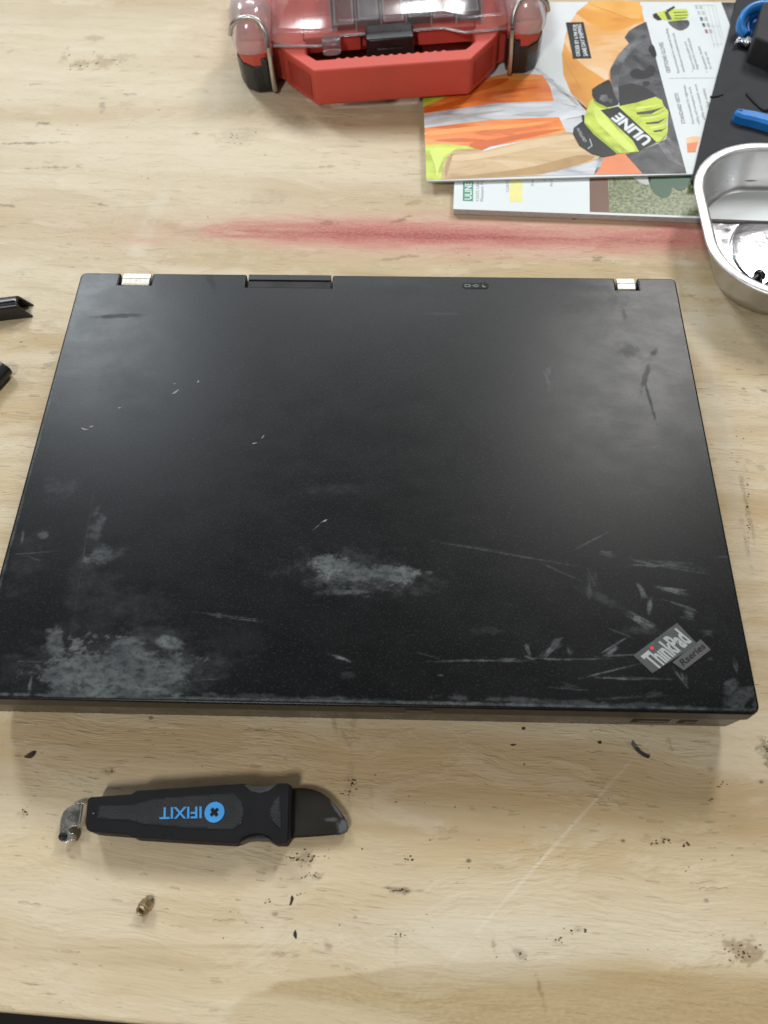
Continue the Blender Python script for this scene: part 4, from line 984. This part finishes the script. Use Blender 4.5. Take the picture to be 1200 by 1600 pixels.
flat('vest_picture', Z2([(618, 584), (635, 525), (720, 510), (790, 545), (810, 582)]), L[2], CORAL, cov)
for q, m in ((((60, 365), (200, 325), (330, 300), (440, 290), (330, 312), (200, 342), (70, 374)), ORANGED), (((300, 262), (380, 254), (440, 262), (380, 268)), ORANGEL), (((250, 275), (330, 262), (300, 285), (180, 320)), ORANGED),
             (((60, 440), (200, 425), (360, 415), (490, 405), (360, 428), (200, 440), (70, 455)), ORANGEL), (((200, 480), (300, 462), (420, 440), (515, 432), (420, 456), (300, 480), (242, 498)), ORANGED), (((80, 470), (180, 462), (260, 470), (180, 476)), ORANGED),
             (((62, 405), (200, 380), (330, 368), (200, 392), (66, 418)), PALEG), (((300, 352), (420, 346), (480, 350), (420, 358)), WHITE), (((340, 385), (440, 372), (490, 372), (430, 386)), PALEG)):
    flat('vest_fold_picture', Z2(q), L[2], m, cov, 3)
for q, m in ((((140, 520), (240, 512), (380, 480), (520, 452), (560, 462), (400, 500), (250, 530), (150, 540)), SKINL), (((112, 596), (260, 580), (420, 556), (560, 520), (620, 526), (560, 552), (450, 580), (300, 590)), SKIND), (((118, 560), (130, 530), (145, 515), (132, 560), (122, 595)), SKIND)):
    flat('arm_shade_picture', Z2(q), L[3], m, cov, 3)
flat('sleeve_shade_picture', Z2(((70, 500), (130, 494), (160, 498), (120, 520), (100, 560), (92, 590), (84, 550))), L[2], LIMEL, cov, 3)
flat('ball_shade_picture', Z4(((110, 440), (180, 560), (240, 690), (275, 690), (330, 590), (240, 540), (160, 450))), L[2], ORANGE2, cov, 3)
flat('ball_shade_picture', Z4(((260, 12), (600, 12), (630, 120), (560, 130), (420, 80))), L[2], ink('amber_light_ink', (0.84, 0.43, 0.10), 0.08, 30), cov, 3)
flat('helmet_picture', Z4([(665, 150), (600, 180), (545, 215), (515, 260), (545, 300), (470, 380), (415, 480), (415, 540), (440, 640), (470, 710), (600, 712), (720, 680), (770, 700), (820, 780), (815, 880), (810, 960), (760, 990), (620, 1050), (520, 1070), (640, 1205), (945, 1202)]), L[3], DGREY, cov)
flat('helmet_rim_picture', Z4([(545, 300), (600, 260), (690, 225), (680, 250), (590, 330), (520, 410), (480, 500), (470, 600), (478, 700), (465, 700), (440, 640), (416, 540), (416, 480), (470, 380)]), L[4], MGREY, cov)
flat('helmet_hole_picture', Z4([(555, 500), (600, 475), (650, 490), (690, 450), (728, 475), (710, 525), (640, 548), (570, 540)]), L[4], BLACKI, cov, 3)
flat('helmet_hole_picture', Z4([(640, 570), (680, 563), (692, 585), (655, 600)]), L[4], BLACKI, cov, 3)
flat('helmet_hole_picture', Z4([(680, 340), (712, 310), (738, 380), (715, 395)]), L[4], BLACKI, cov, 3)
flat('helmet_edge_picture', Z4([(475, 600), (560, 575), (650, 600), (740, 660), (690, 690), (600, 712), (480, 735)]), L[4], BLACKI, cov)
flat('helmet_fold_picture', Z4([(745, 1000), (790, 985), (850, 1090), (930, 1150), (930, 1165), (820, 1110)]), L[4], MGREY, cov)
flat('helmet_fold_picture', Z4([(800, 950), (830, 960), (905, 1050), (850, 1030)]), L[4], MGREY, cov)
flat('cuff_picture', Z4([(288, 620), (330, 590), (400, 552), (416, 560), (440, 640), (475, 722), (390, 748), (320, 712), (290, 660)]), L[5], BLACKI, cov)
flat('cuff_strap_picture', Z4([(340, 690), (350, 660), (390, 655), (400, 680), (430, 690), (425, 720), (395, 700), (370, 710)]), L[6], MGREY, cov)
flat('glove_picture', Z4([(283, 680), (240, 800), (235, 850), (300, 930), (460, 1066), (612, 1052), (740, 988), (775, 978), (812, 930), (817, 890), (805, 862), (818, 800), (818, 768), (788, 740), (775, 695), (730, 672), (600, 712), (480, 737), (380, 747), (320, 711)]), L[5], LIME, cov)
for q, m in ((((300, 760), (330, 740), (420, 850), (520, 960), (590, 1040), (540, 1050), (440, 960), (330, 850)), LIMEL), (((245, 850), (300, 905), (420, 1010), (480, 1058), (450, 1055), (330, 950), (250, 880)), LIMED),
             (((300, 690), (330, 715), (400, 748), (370, 752), (310, 720)), LIMED), (((600, 760), (700, 745), (770, 720), (700, 735), (610, 740)), LIMEL), (((640, 830), (740, 815), (805, 785), (740, 805), (650, 815)), LIMEL), (((700, 895), (770, 880), (805, 855), (770, 868), (700, 880)), LIMEL),
             (((620, 800), (720, 792), (800, 762), (730, 800), (640, 812)), LIMED), (((760, 975), (800, 935), (812, 915), (800, 945), (775, 975)), LIMED)):
    flat('glove_shade_picture', Z4(q), L[6] - 0.00003, m, cov, 3)
flat('glove_band_picture', Z4([(348, 765), (470, 738), (738, 986), (615, 1050), (572, 975)]), L[6], BLACKI, cov)
for q in (((595, 780), (700, 765), (790, 742), (700, 790), (605, 796)), ((660, 852), (750, 842), (812, 812), (750, 857), (670, 862)), ((712, 908), (780, 897), (812, 880), (770, 912), (722, 918))):
    flat('finger_gap_picture', Z4(q), L[6], DGREY, cov)
flat('wrist_strap_picture', Z4([(236, 797), (215, 799), (224, 840), (162, 888), (156, 930), (200, 1010), (290, 1070), (370, 1090), (440, 1076), (462, 1066), (300, 930), (236, 856)]), L[6], BLACKI, cov)
text('glove_lettering', 'ULINE', *Z4([(708, 972), (478, 782), (650, 1012)]), L[7], WHITE, cov, 0.045)
text('strap_lettering', 'GRIPTION', *Z4([(255, 985), (200, 890), (232, 985)]), L[7], PALEG, cov, 0.01)
flat('strap_outline', Z4([(258, 1030), (285, 1010), (270, 965), (276, 962), (293, 1012), (262, 1036)]), L[7], PALEG, cov)
flat('order_label', Z4([(107, 155), (230, 153), (285, 403), (157, 405)]), L[5], BLACKI, cov)
text('order_lettering', 'ORDER BY 6 PM FOR', *Z4([(207, 390), (181, 168), (180, 391)]), L[6], WHITE, cov, 0.02)
text('order_lettering', 'SAME DAY SHIPPING', *Z4([(260, 388), (211, 168), (231, 389)]), L[6], WHITE, cov, 0.02)
for s, a, b, c, bo in (('GRIPTION\u00ae GLOVES', (836, 503), (780, 292), (808, 508), 0.02), ('Recommended for material handling,', (898, 505), (812, 195), (880, 507), 0.008), ('warehouse and construction jobs.', (935, 500), (858, 225), (917, 502), 0.008),
                       ('Super-sticky palm and', (1005, 482), (942, 290), (988, 484), 0.008), ('fingertips for a nonslip grip.', (1030, 480), (962, 262), (1013, 482), 0.008), ('Breathable, flexible', (1092, 478), (1036, 318), (1075, 480), 0.008), ('for all-day use.', (1122, 478), (1080, 356), (1105, 480), 0.008),
                       ('STANDARD VESTS', (938, 858), (886, 645), (912, 860), 0.02), ('Recommended for highways,', (1000, 858), (934, 588), (982, 860), 0.008), ('utility and emergency work,', (1038, 858), (972, 600), (1020, 860), 0.008), ('utility and roadside work', (1075, 830), (1014, 582), (1057, 832), 0.008), ('high visibility', (1105, 740), (1070, 612), (1088, 742), 0.008)):
    text('cover_print', s, *Z4([a, b, c]), L[0], TXT, cov, bo)
for q in ((985, 497), (1086, 500)): flat('bullet_print', Z4([(q[0] - 3, q[1] - 4), (q[0] + 3, q[1] - 4), (q[0] + 3, q[1] + 3), (q[0] - 3, q[1] + 3)]), L[0], TXT, cov)
flat('divider_line', Z4([(825, 541), (1150, 538), (1150, 542), (825, 546)]), L[0], PALEG, cov)
# small glove and colour chart
flat('small_glove_picture', Z4([(735, 92), (790, 72), (850, 62), (945, 62), (962, 90), (955, 125), (900, 140), (850, 146), (790, 140), (755, 120)]), L[0], LIME, cov)
flat('small_glove_cuff_picture', Z4([(710, 100), (735, 88), (775, 138), (745, 142), (715, 122)]), L[1], BLACKI, cov)
flat('small_glove_band_picture', Z4([(790, 82), (815, 80), (845, 135), (815, 138)]), L[1], DGREY, cov)
flat('small_glove_thumb_picture', Z4([(800, 72), (858, 40), (866, 52), (815, 88)]), L[1], DGREY, cov)
flat('second_glove_picture', Z4([(815, 152), (850, 147), (955, 138), (962, 180), (930, 205), (895, 212), (850, 190)]), L[0], MGREY, cov, 2)
for q in (((855, 85), (950, 80), (950, 84), (856, 90)), ((860, 105), (955, 101), (955, 105), (860, 110)), ((860, 125), (945, 122), (945, 126), (860, 130))): flat('finger_gap_picture', Z4(q), L[2], DGREY, cov)
for q, m in (((1036, 118), BLUEI), ((1052, 160), DGREEN), ((1070, 204), REDI), ((1018, 76), PALEG), ((1002, 38), PALEG)):
    flat('colour_chip_picture', Z4([q, (q[0] + 18, q[1]), (q[0] + 26, q[1] + 26), (q[0] + 8, q[1] + 26)]), L[0], m, cov)
    flat('chart_cell_picture', Z4([(q[0] + 28, q[1]), (q[0] + 50, q[1]), (q[0] + 58, q[1] + 26), (q[0] + 36, q[1] + 26)]), L[0], PALEG, cov)
for (x0, y0, x1_, y1_) in ((1062, 35, 1138, 330), (1090, 35, 1165, 330), (1118, 35, 1190, 300), (1142, 40, 1200, 280)):
    flat('chart_line', Z4([(x0, y0), (x0 + 3, y0), (x1_ + 3, y1_), (x1_, y1_)]), L[0], PALEG, cov)
for (y0, x0, x1_) in ((35, 1000, 1145), (180, 1110, 1185), (305, 1130, 1195)): flat('chart_line', Z4([(x0, y0), (x1_, y0), (x1_, y0 + 3), (x0, y0 + 3)]), L[0], PALEG, cov)
flat('vest_item_picture', Z4([(942, 960), (990, 945), (1040, 950), (1010, 1055), (950, 1058)]), L[0], PEACH, cov)
flat('vest_item_picture', Z4([(948, 995), (1024, 985), (1008, 1055), (952, 1057)]), L[1], CORAL, cov)
flat('dark_corner_panel', [(1127, 3.6), (1156.4, 3.6), (1190, 100), (1160, 100), (1141, 40)], L[1], DGREY, cov)

# ================================================================== tool roll, with tools on it
FAB = scuffed_plastic('black_tool_fabric', (0.020, 0.021, 0.023), 0.75, 0.5, 1500)
def tool_roll():
    zt = 0.0115
    P_ = [at(u, v, zt) for u, v in ((1081, 282), (1110, 160), (1141.5, 40), (1150, 3), (1155, -20))]
    c = P_[1]; r = empty('tool_roll', (c.x + 0.05, c.y, z2 + .0007))
    tag(r, 'black fabric tool roll lying over the catalog edge behind the steel tray', 'tool roll')
    pts = [(q.x, q.y) for q in P_] + [(0.42, P_[-1].y), (0.42, P_[0].y + 0.005)]
    bm = prism_bm(pts, z2 + 0.0008, zt)
    bev(bm_obj('mat', bm, FAB, r), 0.0010, 3)
    # stitched tab and elastic loops
    a, b = at(1109.5, 152, zt), at(1130, 148, zt)
    bm = tube_bm([a + Vector((0, 0, .0002)), (a + b) / 2 + Vector((0, -.001, .0004)), b + Vector((0, 0, .0002))], [0.0008, 0.0007, 0.0004], 6); bm_obj('loose_thread', bm, DARKGAP, r)
    pa = [at(u, v, zt + .0004) for u, v in ((1167, 147), (1180, 161), (1193, 172), (1200, 171), (1215, 160))]
    bm_obj('elastic_loop', tube_bm(smooth_poly([tuple(q) for q in pa], 4, False), 0.0012, 8), DARKGAP, r, True)
    # raised pocket block
    zb = 0.030
    bp = [at(u, v, zb).to_2d() for u, v in ((1193, 1), (1187, 22), (1184, 38), (1180, 57), (1203, 66), (1260, 75), (1270, 1))]
    bev(prism('pocket', [tuple(q) for q in bp], zt - 0.001, zb, scuffed_plastic('grey_pocket_fabric', (0.026, 0.025, 0.028), 0.7, 0.4, 1500), r), 0.002, 3)
    return zt
ZT = tool_roll()
BLUEP = simple('blue_tool_plastic', (0.018, 0.20, 0.60), 0.35, 0, 0.5, 0.08, 80)
def blue_handle():
    z = ZT + 0.0035
    path = [at(u, v, z) for u, v in ((1151.5, 178), (1153, 180), (1160, 182.5), (1175, 185), (1190, 189), (1205, 193), (1235, 200))]
    rad = [0.0028, 0.0040, 0.0043, 0.0045, 0.0048, 0.0050, 0.0050]
    r = empty('tweezer_handle', (path[3].x, path[3].y, ZT)); tag(r, 'bright blue tool handle lying on the black tool roll above the tray', 'tool handle')
    bm = bmesh.new(); rings = []
    prev = None
    for i, p in enumerate(path):
        dd = (path[min(i + 1, 6)] - path[max(i - 1, 0)]).normalized(); s = Vector((-dd.y, dd.x, 0)); k = rad[i]
        hh = 0.0034
        rings.append([p + s * k + Vector((0, 0, -hh)), p + s * k * 1.0 + Vector((0, 0, hh * .75)), p + s * k * .7 + Vector((0, 0, hh)), p - s * k * .55 + Vector((0, 0, hh)), p - s * k + Vector((0, 0, hh * .55)), p - s * k + Vector((0, 0, -hh))])
    loft_bm(rings, bm, True, True)
    bev(bm_obj('handle_body', bm, BLUEP, r), 0.0005, 3, 25)
    a = at(1152.5, 171.5, z + .0034)
    bm = tube_bm([a, a + Vector((0.003, -0.001, 0.0002))], [0.0008, 0.0004], 8); bm_obj('handle_lip', bm, BLUEP, r, True)
blue_handle()
def cutter():
    z = ZT + 0.004
    c = at(1170, 40, ZT); r = empty('flush_cutter', (c.x, c.y, ZT))
    tag(r, 'blue looped grip with a toothed metal end at the top right corner', 'cutter')
    pa = [at(u, v, zz) for u, v, zz in ((1164, 56, ZT + .004), (1158, 47, ZT + .006), (1157, 36, ZT + .009), (1163, 23, ZT + .012), (1174, 14, ZT + .014), (1188, 10, ZT + .015), (1205, 11, ZT + .015))]
    bm_obj('outer_grip', tube_bm(smooth_poly([tuple(q) for q in pa], 5, False), 0.0028, 12, flat=1.5), BLUEP, r, True)
    pb = [at(u, v, zz) for u, v, zz in ((1168, 55, ZT + .003), (1167, 42, ZT + .005), (1172, 31, ZT + .007), (1182, 23, ZT + .009), (1200, 20, ZT + .009))]
    bm_obj('inner_grip', tube_bm(smooth_poly([tuple(q) for q in pb], 5, False), 0.0022, 12, flat=1.4), simple('deep_blue_plastic', (0.012, 0.10, 0.36), 0.4), r, True)
    web = [at(u, v, ZT + .003).to_2d() for u, v in ((1166, 55), (1162, 44), (1166, 32), (1180, 22), (1198, 20), (1198, 50), (1180, 56))]
    prism('grip_web', [tuple(q) for q in web], ZT + .0005, ZT + .004, simple('blue_web_plastic', (0.015, 0.13, 0.42), 0.4), r, .0005, 2)
    zc = ZT + .0045
    cl = [(1153, 56), (1177, 57.5), (1175, 62), (1173, 67), (1171, 65), (1169, 67), (1167, 64.5), (1165, 66.5), (1163, 64), (1160, 66), (1158, 63.5), (1152, 67), (1148.5, 65.5)]
    prism('toothed_jaw', [at(u, v, zc).to_2d() for u, v in cl], zc - .002, zc, brushed('jaw_metal', (0.85, 0.85, 0.84), 0.22), r, .0003, 2)
    k = at(1155, 60.5, zc)
    def circ(rad, zz): return [(k.x + rad * math.cos(i * math.pi / 8), k.y + rad * math.sin(i * math.pi / 8), zz) for i in range(16)]
    bm_obj('pivot', loft_bm([circ(.0014, zc), circ(.0012, zc + .0006), circ(.0006, zc + .0009)], None, True, True), WIRE, r, True)
    pc = [at(u, v, ZT + .0025) for u, v in ((1160, 68), (1166, 72), (1172, 70))]
    bm_obj('lower_grip', tube_bm([tuple(q) for q in pc], 0.0018, 8), GLOSSB, r, True)
cutter()

# ================================================================== steel tray
def tray():
    zr = 0.031
    x0 = at(1085.5, 300, zr).x; y1 = at(1160, 221.5, zr).y; y0 = at(1190, 466.5, zr).y
    x1 = x0 + 0.185
    c = ((x0 + x1) / 2, (y0 + y1) / 2)
    r = empty('parts_tray', (c[0], c[1], 0))
    tag(r, 'stainless steel rounded parts tray with round bottom at the right edge', 'tray')
    def rr(ins, z, rad): return [(x, y, z) for x, y in rrect(x0 + ins, x1 - ins, y0 + ins, y1 - ins, max(rad - ins, 0.006), 14)]
    R_ = 0.047
    RIM = brushed('satin_rim_steel', (0.86, 0.86, 0.855), 0.46, (500, 500, 500), 0.05)
    # rim with rolled lip, outside wall below, inside wall
    rim = [rr(0.0008, zr - 0.0022, R_), rr(0.0001, zr - 0.0014, R_), rr(0.0001, zr - 0.0007, R_), rr(0.0008, zr - 0.0001, R_), rr(0.0025, zr + 0.0003, R_), rr(0.0048, zr + 0.0002, R_), rr(0.0061, zr - 0.0003, R_), rr(0.0068, zr - 0.0014, R_), rr(0.0070, zr - 0.0024, R_)]
    ri = bm_obj('rim', loft_bm(rim), RIM, r, True)
    wall = [rr(0.0070, zr - 0.0024, R_), rr(0.0078, zr - 0.008, R_), rr(0.0105, zr - 0.018, R_), rr(0.0122, 0.0085, R_), rr(0.0136, 0.0056, R_), rr(0.0160, 0.0036, R_), rr(0.0192, 0.0028, R_)]
    bm_obj('inner_wall', loft_bm(wall), STEEL, r, True)
    ow = [rr(0.0040, zr - 0.0010, R_), rr(0.0068, zr - 0.0045, R_), rr(0.0100, zr - 0.02, R_), rr(0.0120, 0.0070, R_), rr(0.0150, 0.0012, R_), rr(0.0200, 0.0, R_)]
    bm_obj('outer_wall', loft_bm(ow, None, False, True), STEEL, r, True)
    fl_ = bm_obj('floor_plate', loft_bm([rr(0.0188, 0.00282, R_), rr(0.0196, 0.00282, R_)], None, False, True), STEELF, r, False)
    # raised round plate
    q = at(1132, 385, 0.0045)
    rad = 0.0375; k = (q.x + rad + 0.001, at(1190, 392, 0.0045).y)
    def circ(ra, z): return [(k[0] + ra * math.cos(i * math.pi / 36), k[1] + ra * math.sin(i * math.pi / 36), z) for i in range(72)]
    def dent_mat():
        t = NT('dented_mirror_steel'); p = t.pos()
        n1 = t.noise(p, 75, 3, 0.55, 0.8)
        t.bsdf((0.52, 0.51, 0.53, 1), 0.15, 1.0, 0.5, t.bump(n1, 0.07, 0.003)); return t.m
    bm_obj('round_plate', loft_bm([circ(rad, 0.0026), circ(rad - 0.0004, 0.0022), circ(rad - 0.0018, 0.0022), circ(rad - 0.0026, 0.0030), circ(rad - 0.004, 0.0034), circ(0.02, 0.0037), circ(0.004, 0.0038)], None, False, True), dent_mat(), fl_, True)
    return 0.0036
ZF = tray()
def black_screw(px, py, dxp, dyp, label):
    zf = ZF; a = at(px, py, zf + .002); b = at(px + dxp, py + dyp, zf + .0032)
    r = empty('machine_screw', (a.x, a.y, zf)); tag(r, label, 'screw', 'black screws in the steel tray')
    d_ = (b - a).normalized(); L_ = (b - a).length
    M_ = simple('black_oxide', (0.012, 0.012, 0.013), 0.35, 0.3)
    n = 14; path = []; rad = []
    for i in range(n):
        path.append(a + d_ * (L_ * 0.62 * i / (n - 1))); rad.append(0.0017 if i % 2 else 0.0023)
    bm_obj('threaded_shank', tube_bm(path, rad, 12), M_, r, True)
    h0 = a + d_ * (L_ * 0.62)
    bev(bm_obj('screw_head', tube_bm([h0, h0 + d_ * 0.0006, h0 + d_ * 0.003], [0.0028, 0.0036, 0.0036], 18), M_, r), 0.0004, 2, 50)
black_screw(1171, 443, 21, -17, 'whole black machine screw lying in the steel tray')
black_screw(1194, 452, 21, -20, 'black screw at the very edge of the frame in the steel tray')

# ================================================================== organizer case
def frame_faces_local(name, o_, i_, z, m, par):
    n = len(o_); return mesh_obj(name, [(x, y, z) for x, y in o_] + [(x, y, z) for x, y in i_], [(k, (k + 1) % n, n + (k + 1) % n, n + k) for k in range(n)], m, par, local=True)
def organizer():
    RED = simple('red_case_plastic', (0.62, 0.085, 0.058), 0.50, 0, 0.40, 0.05, 40, 0.06, 1200)
    t = NT('clear_lid_plastic'); p = t.obj()
    tr = t.node('ShaderNodeBsdfTransparent'); tr.inputs[0].default_value = (0.90, 0.90, 0.91, 1)
    gl = t.node('ShaderNodeBsdfGlossy'); gl.inputs['Roughness'].default_value = 0.14; gl.inputs[0].default_value = (0.95, 0.96, 1, 1)
    df = t.node('ShaderNodeBsdfDiffuse'); df.inputs[0].default_value = (0.72, 0.71, 0.73, 1)
    t.link(t.bump(t.noise(p, 60, 3), 0.05, 0.002), gl.inputs['Normal'])
    lw = t.node('ShaderNodeLayerWeight'); lw.inputs[0].default_value = 0.30
    m1 = t.node('ShaderNodeMixShader'); t.link(t.rng(t.noise(p, 35, 5, 0.65), 0.35, 0.75, 0.06, 0.18), m1.inputs[0]); t.link(tr.outputs[0], m1.inputs[1]); t.link(df.outputs[0], m1.inputs[2])
    m2 = t.node('ShaderNodeMixShader'); t.link(t.rng(lw.outputs['Fresnel'], 0, 1, 0.04, 0.45, False), m2.inputs[0]); t.link(m1.outputs[0], m2.inputs[1]); t.link(gl.outputs[0], m2.inputs[2])
    t.link(m2.outputs[0], t.out.inputs[0]); CLEAR = t.m
    CLEARC = CLEAR.copy(); CLEARC.name = 'thick_clear_plastic'
    for n_ in CLEARC.node_tree.nodes:
        if n_.type == 'MAP_RANGE' and abs(n_.inputs[4].default_value - 0.18) < 1e-4: n_.inputs[3].default_value = 0.34; n_.inputs[4].default_value = 0.56
    a, b = at(398, 141, 0.0), at(826, 108, 0.0075)
    mid = (a + b) / 2; yaw = math.atan2(b.y - a.y, b.x - a.x); tilt = -math.asin(0.0068 / (b - a).length)
    r = empty('organizer_case', (mid.x, mid.y, 0.0040)); r.rotation_euler = (0, tilt, yaw)
    tag(r, 'red organizer case with clear lid, black latches and open carry handle', 'organizer')
    K = dict(local=True)
    HB_ = 0.026     # body front behind the latches' front
    ZR = 0.030      # height of the red rim
    # red tray
    body = [(-0.076, 0.004), (-0.060, 0.004), (-0.060, 0.034), (0.060, 0.034), (0.060, 0.004), (0.076, 0.004), (0.086, 0.010), (0.106, 0.012), (0.106, 0.120), (-0.106, 0.120), (-0.106, 0.012), (-0.086, 0.010)]
    bd = bmesh.new(); prism_bm(body, 0.002, ZR, None, bd)
    bev(bm_obj('red_base', bd, RED, r, **K), 0.0015, 3)
    bev(prism('front_lip', [(-0.0598, 0.008), (-0.020, 0.008), (-0.020, 0.012), (0.020, 0.012), (0.020, 0.008), (0.0598, 0.008), (0.0598, 0.034), (-0.0598, 0.034)], 0.0185, ZR, RED, r, **K), 0.0010, 2)
    # carry handle: open trapezoid ring
    o_ = [(-0.078, 0.006), (-0.074, -0.004), (-0.053, -0.030), (0.053, -0.030), (0.074, -0.004), (0.078, 0.006)]
    i_ = [(-0.058, 0.006), (-0.058, -0.010), (-0.051, -0.0175), (0.051, -0.0175), (0.058, -0.010), (0.058, 0.006)]
    bm = bmesh.new()
    for z, k in ((0.004, 0), (ZR + 0.002, 1)): pass
    vo = [[bm.verts.new((x, y, z)) for x, y in q] for q in (o_, i_) for z in (0.004, ZR)]
    ol, oh, il, ih = vo
    for k in range(5):
        bm.faces.new((ol[k], ol[k + 1], oh[k + 1], oh[k])); bm.faces.new((il[k + 1], il[k], ih[k], ih[k + 1]))
        bm.faces.new((oh[k], oh[k + 1], ih[k + 1], ih[k])); bm.faces.new((ol[k + 1], ol[k], il[k], il[k + 1]))
    for k in (0, 5): bm.faces.new((ol[k], oh[k], ih[k], il[k]))
    hd = bm_obj('carry_handle', bm, RED, r, **K); bev(hd, 0.0018, 3)
    # handle side panels, flat, with recess shade put into a darker red
    for s in (-1, 1):
        q = [(0.0715, -0.0065), (0.0560, -0.0262)]
        V = []
        for (x, y) in q:
            for z in (0.008, ZR - 0.005): V.append((s * (x + 0.00035), y - 0.0003, z))
        mesh_obj('side_panel', V, [(0, 1, 3, 2)], simple('red_recess_shade', (0.44, 0.042, 0.03), 0.5), hd, **K)
    for i in range(13):
        x = -0.036 + i * 0.0060
        bev(bm_obj('grip_bump', tube_bm([(x, -0.0175, ZR - 0.012), (x, -0.0175, ZR - 0.0008)], 0.0020, 10), RED, hd, **K), 0.0006, 2)
    # centre latch
    bev(prism('centre_latch', rrect(-0.0165, 0.0165, -0.006, 0.012, 0.003, 4), 0.006, ZR + 0.004, GLOSSB, r, **K), 0.0015, 3)
    bev(prism('latch_ridge', rrect(-0.010, 0.010, -0.0075, 0.0, 0.002, 4), 0.016, ZR - 0.002, GLOSSB, r, **K), 0.001, 2)
    # corner latches, red bands, wire bails
    for s in (-1, 1):
        def mir(pts): return [(s * x, y) for x, y in pts]
        lt = [(0.082, 0.000), (0.086, -0.005), (0.096, -0.0055), (0.104, 0.000), (0.109, 0.012), (0.109, 0.040), (0.082, 0.040)]
        lb = bm_obj('corner_latch', prism_bm(mir(lt), 0.0, 0.0205, 0.97), GLOSSB, r, **K); bev(lb, 0.0015, 3)
        bev(bm_obj('latch_post', prism_bm(mir([(0.0815, -0.0012), (0.0865, -0.0062), (0.0905, -0.0060), (0.0905, 0.004), (0.0815, 0.006)]), 0.004, 0.0255), GLOSSB, r, **K), 0.0008, 2)
        bev(bm_obj('red_band', prism_bm(mir([(0.082, 0.002), (0.087, -0.0040), (0.096, -0.0045), (0.1035, 0.001), (0.108, 0.012), (0.108, 0.040), (0.082, 0.040)]), 0.0195, 0.0290), RED, r, **K), 0.001, 2)
        # clear bulge above the latch
        rings = []
        for z, sc_ in ((0.0285, 1.0), (0.036, 1.02), (0.043, 0.97), (0.049, 0.82), (0.0525, 0.60), (0.054, 0.3)):
            cx, cy = 0.096, 0.024; ring = []
            for k in range(20):
                th = 2 * math.pi * k / 20; ex, ey = 0.0145 * math.copysign(abs(math.cos(th)) ** 0.7, math.cos(th)), 0.0285 * math.copysign(abs(math.sin(th)) ** 0.7, math.sin(th))
                ring.append((s * (cx + ex * sc_), cy + ey * sc_, z))
            rings.append(ring)
        bm_obj('clear_corner', loft_bm(rings, None, False, True), CLEARC, r, True, **K)
        wp = [(0.084, -0.0078, 0.003), (0.0838, -0.0080, 0.018), (0.0835, -0.0070, 0.032), (0.0845, -0.003, 0.042), (0.088, 0.001, 0.048), (0.094, 0.0025, 0.0505), (0.101, 0.003, 0.0495), (0.107, 0.004, 0.045), (0.1095, 0.006, 0.038)]
        bm_obj('wire_bail', tube_bm([(s * x, y, z) for x, y, z in smooth_poly(wp, 5, False)], 0.0017, 12), WIRE, r, True, **K)
    # clear lid shell with stepped front
    def lidring(dz, ins):
        return [(x, y, dz) for x, y in ((-0.081 + ins, 0.000 + ins), (-0.050 + ins * .5, -0.004 + ins), (-0.036, -0.004 + ins), (-0.034, 0.006 + ins), (0.038, 0.006 + ins), (0.052, -0.001 + ins), (0.081 - ins, 0.000 + ins), (0.082 - ins, 0.118), (-0.082 + ins, 0.118))]
    sh = bm_obj('clear_lid', loft_bm([lidring(ZR + 0.0006, 0), lidring(ZR + 0.010, 0.0008), lidring(ZR + 0.0105, 0.004), lidring(ZR + 0.020, 0.011), lidring(ZR + 0.0235, 0.015)], None, False, True), CLEAR, r, **K)
    bev(sh, 0.001, 2, 30)
    edge_ = [(x, y, ZR + 0.0012) for x, y, z in lidring(0, 0)][:7]
    bm_obj('lid_lip', tube_bm(edge_, 0.0009, 8), CLEARC, sh, True, **K)
    # hinge tab on the lid front
    bev(prism('lid_tab', rrect(-0.047, -0.034, -0.0085, 0.0, 0.004, 5), ZR - 0.004, ZR + 0.0065, CLEAR, sh, **K), 0.001, 3)
    bm_obj('tab_pin', tube_bm([(-0.0465, -0.005, ZR + 0.004), (-0.0345, -0.005, ZR + 0.004)], 0.0022, 12), CLEAR, sh, True, **K)
    # vertical ribs of the lid and the bins under it
    for i in range(7):
        x = -0.040 + i * 0.0175
        V = [(x - .0005, 0.009, ZR), (x + .0005, 0.009, ZR), (x + .0005, 0.022, ZR + .018), (x - .0005, 0.022, ZR + .018), (x - .0005, 0.06, ZR), (x + .0005, 0.06, ZR), (x + .0005, 0.06, ZR + .018), (x - .0005, 0.06, ZR + .018)]
        mesh_obj('lid_rib', V, [(0, 1, 2, 3), (4, 7, 6, 5), (0, 3, 7, 4), (1, 5, 6, 2), (3, 2, 6, 7)], CLEARC, sh, **K)
    BINS = [simple('dark_red_bin_plastic', (0.20, 0.05, 0.045), 0.45), simple('grey_bin_plastic', (0.16, 0.14, 0.145), 0.45), simple('dark_bin_plastic', (0.05, 0.045, 0.05), 0.45)]
    for i in range(6):
        x = -0.040 + i * 0.0175
        bn = bev(prism('bin', box_pts(x + .001, x + .0165, 0.0150, 0.058), ZR - 0.001, ZR + 0.003 + 0.003 * (i % 2), BINS[(0, 1, 0, 2, 0, 1)[i]], r, **K), 0.0008, 2)
        frame_faces_local('bin_rim', box_pts(x + .0016, x + .0159, 0.0156, 0.0574), box_pts(x + .0030, x + .0145, 0.0170, 0.0560), ZR + 0.0032 + 0.003 * (i % 2), CLEARC, bn)
organizer()
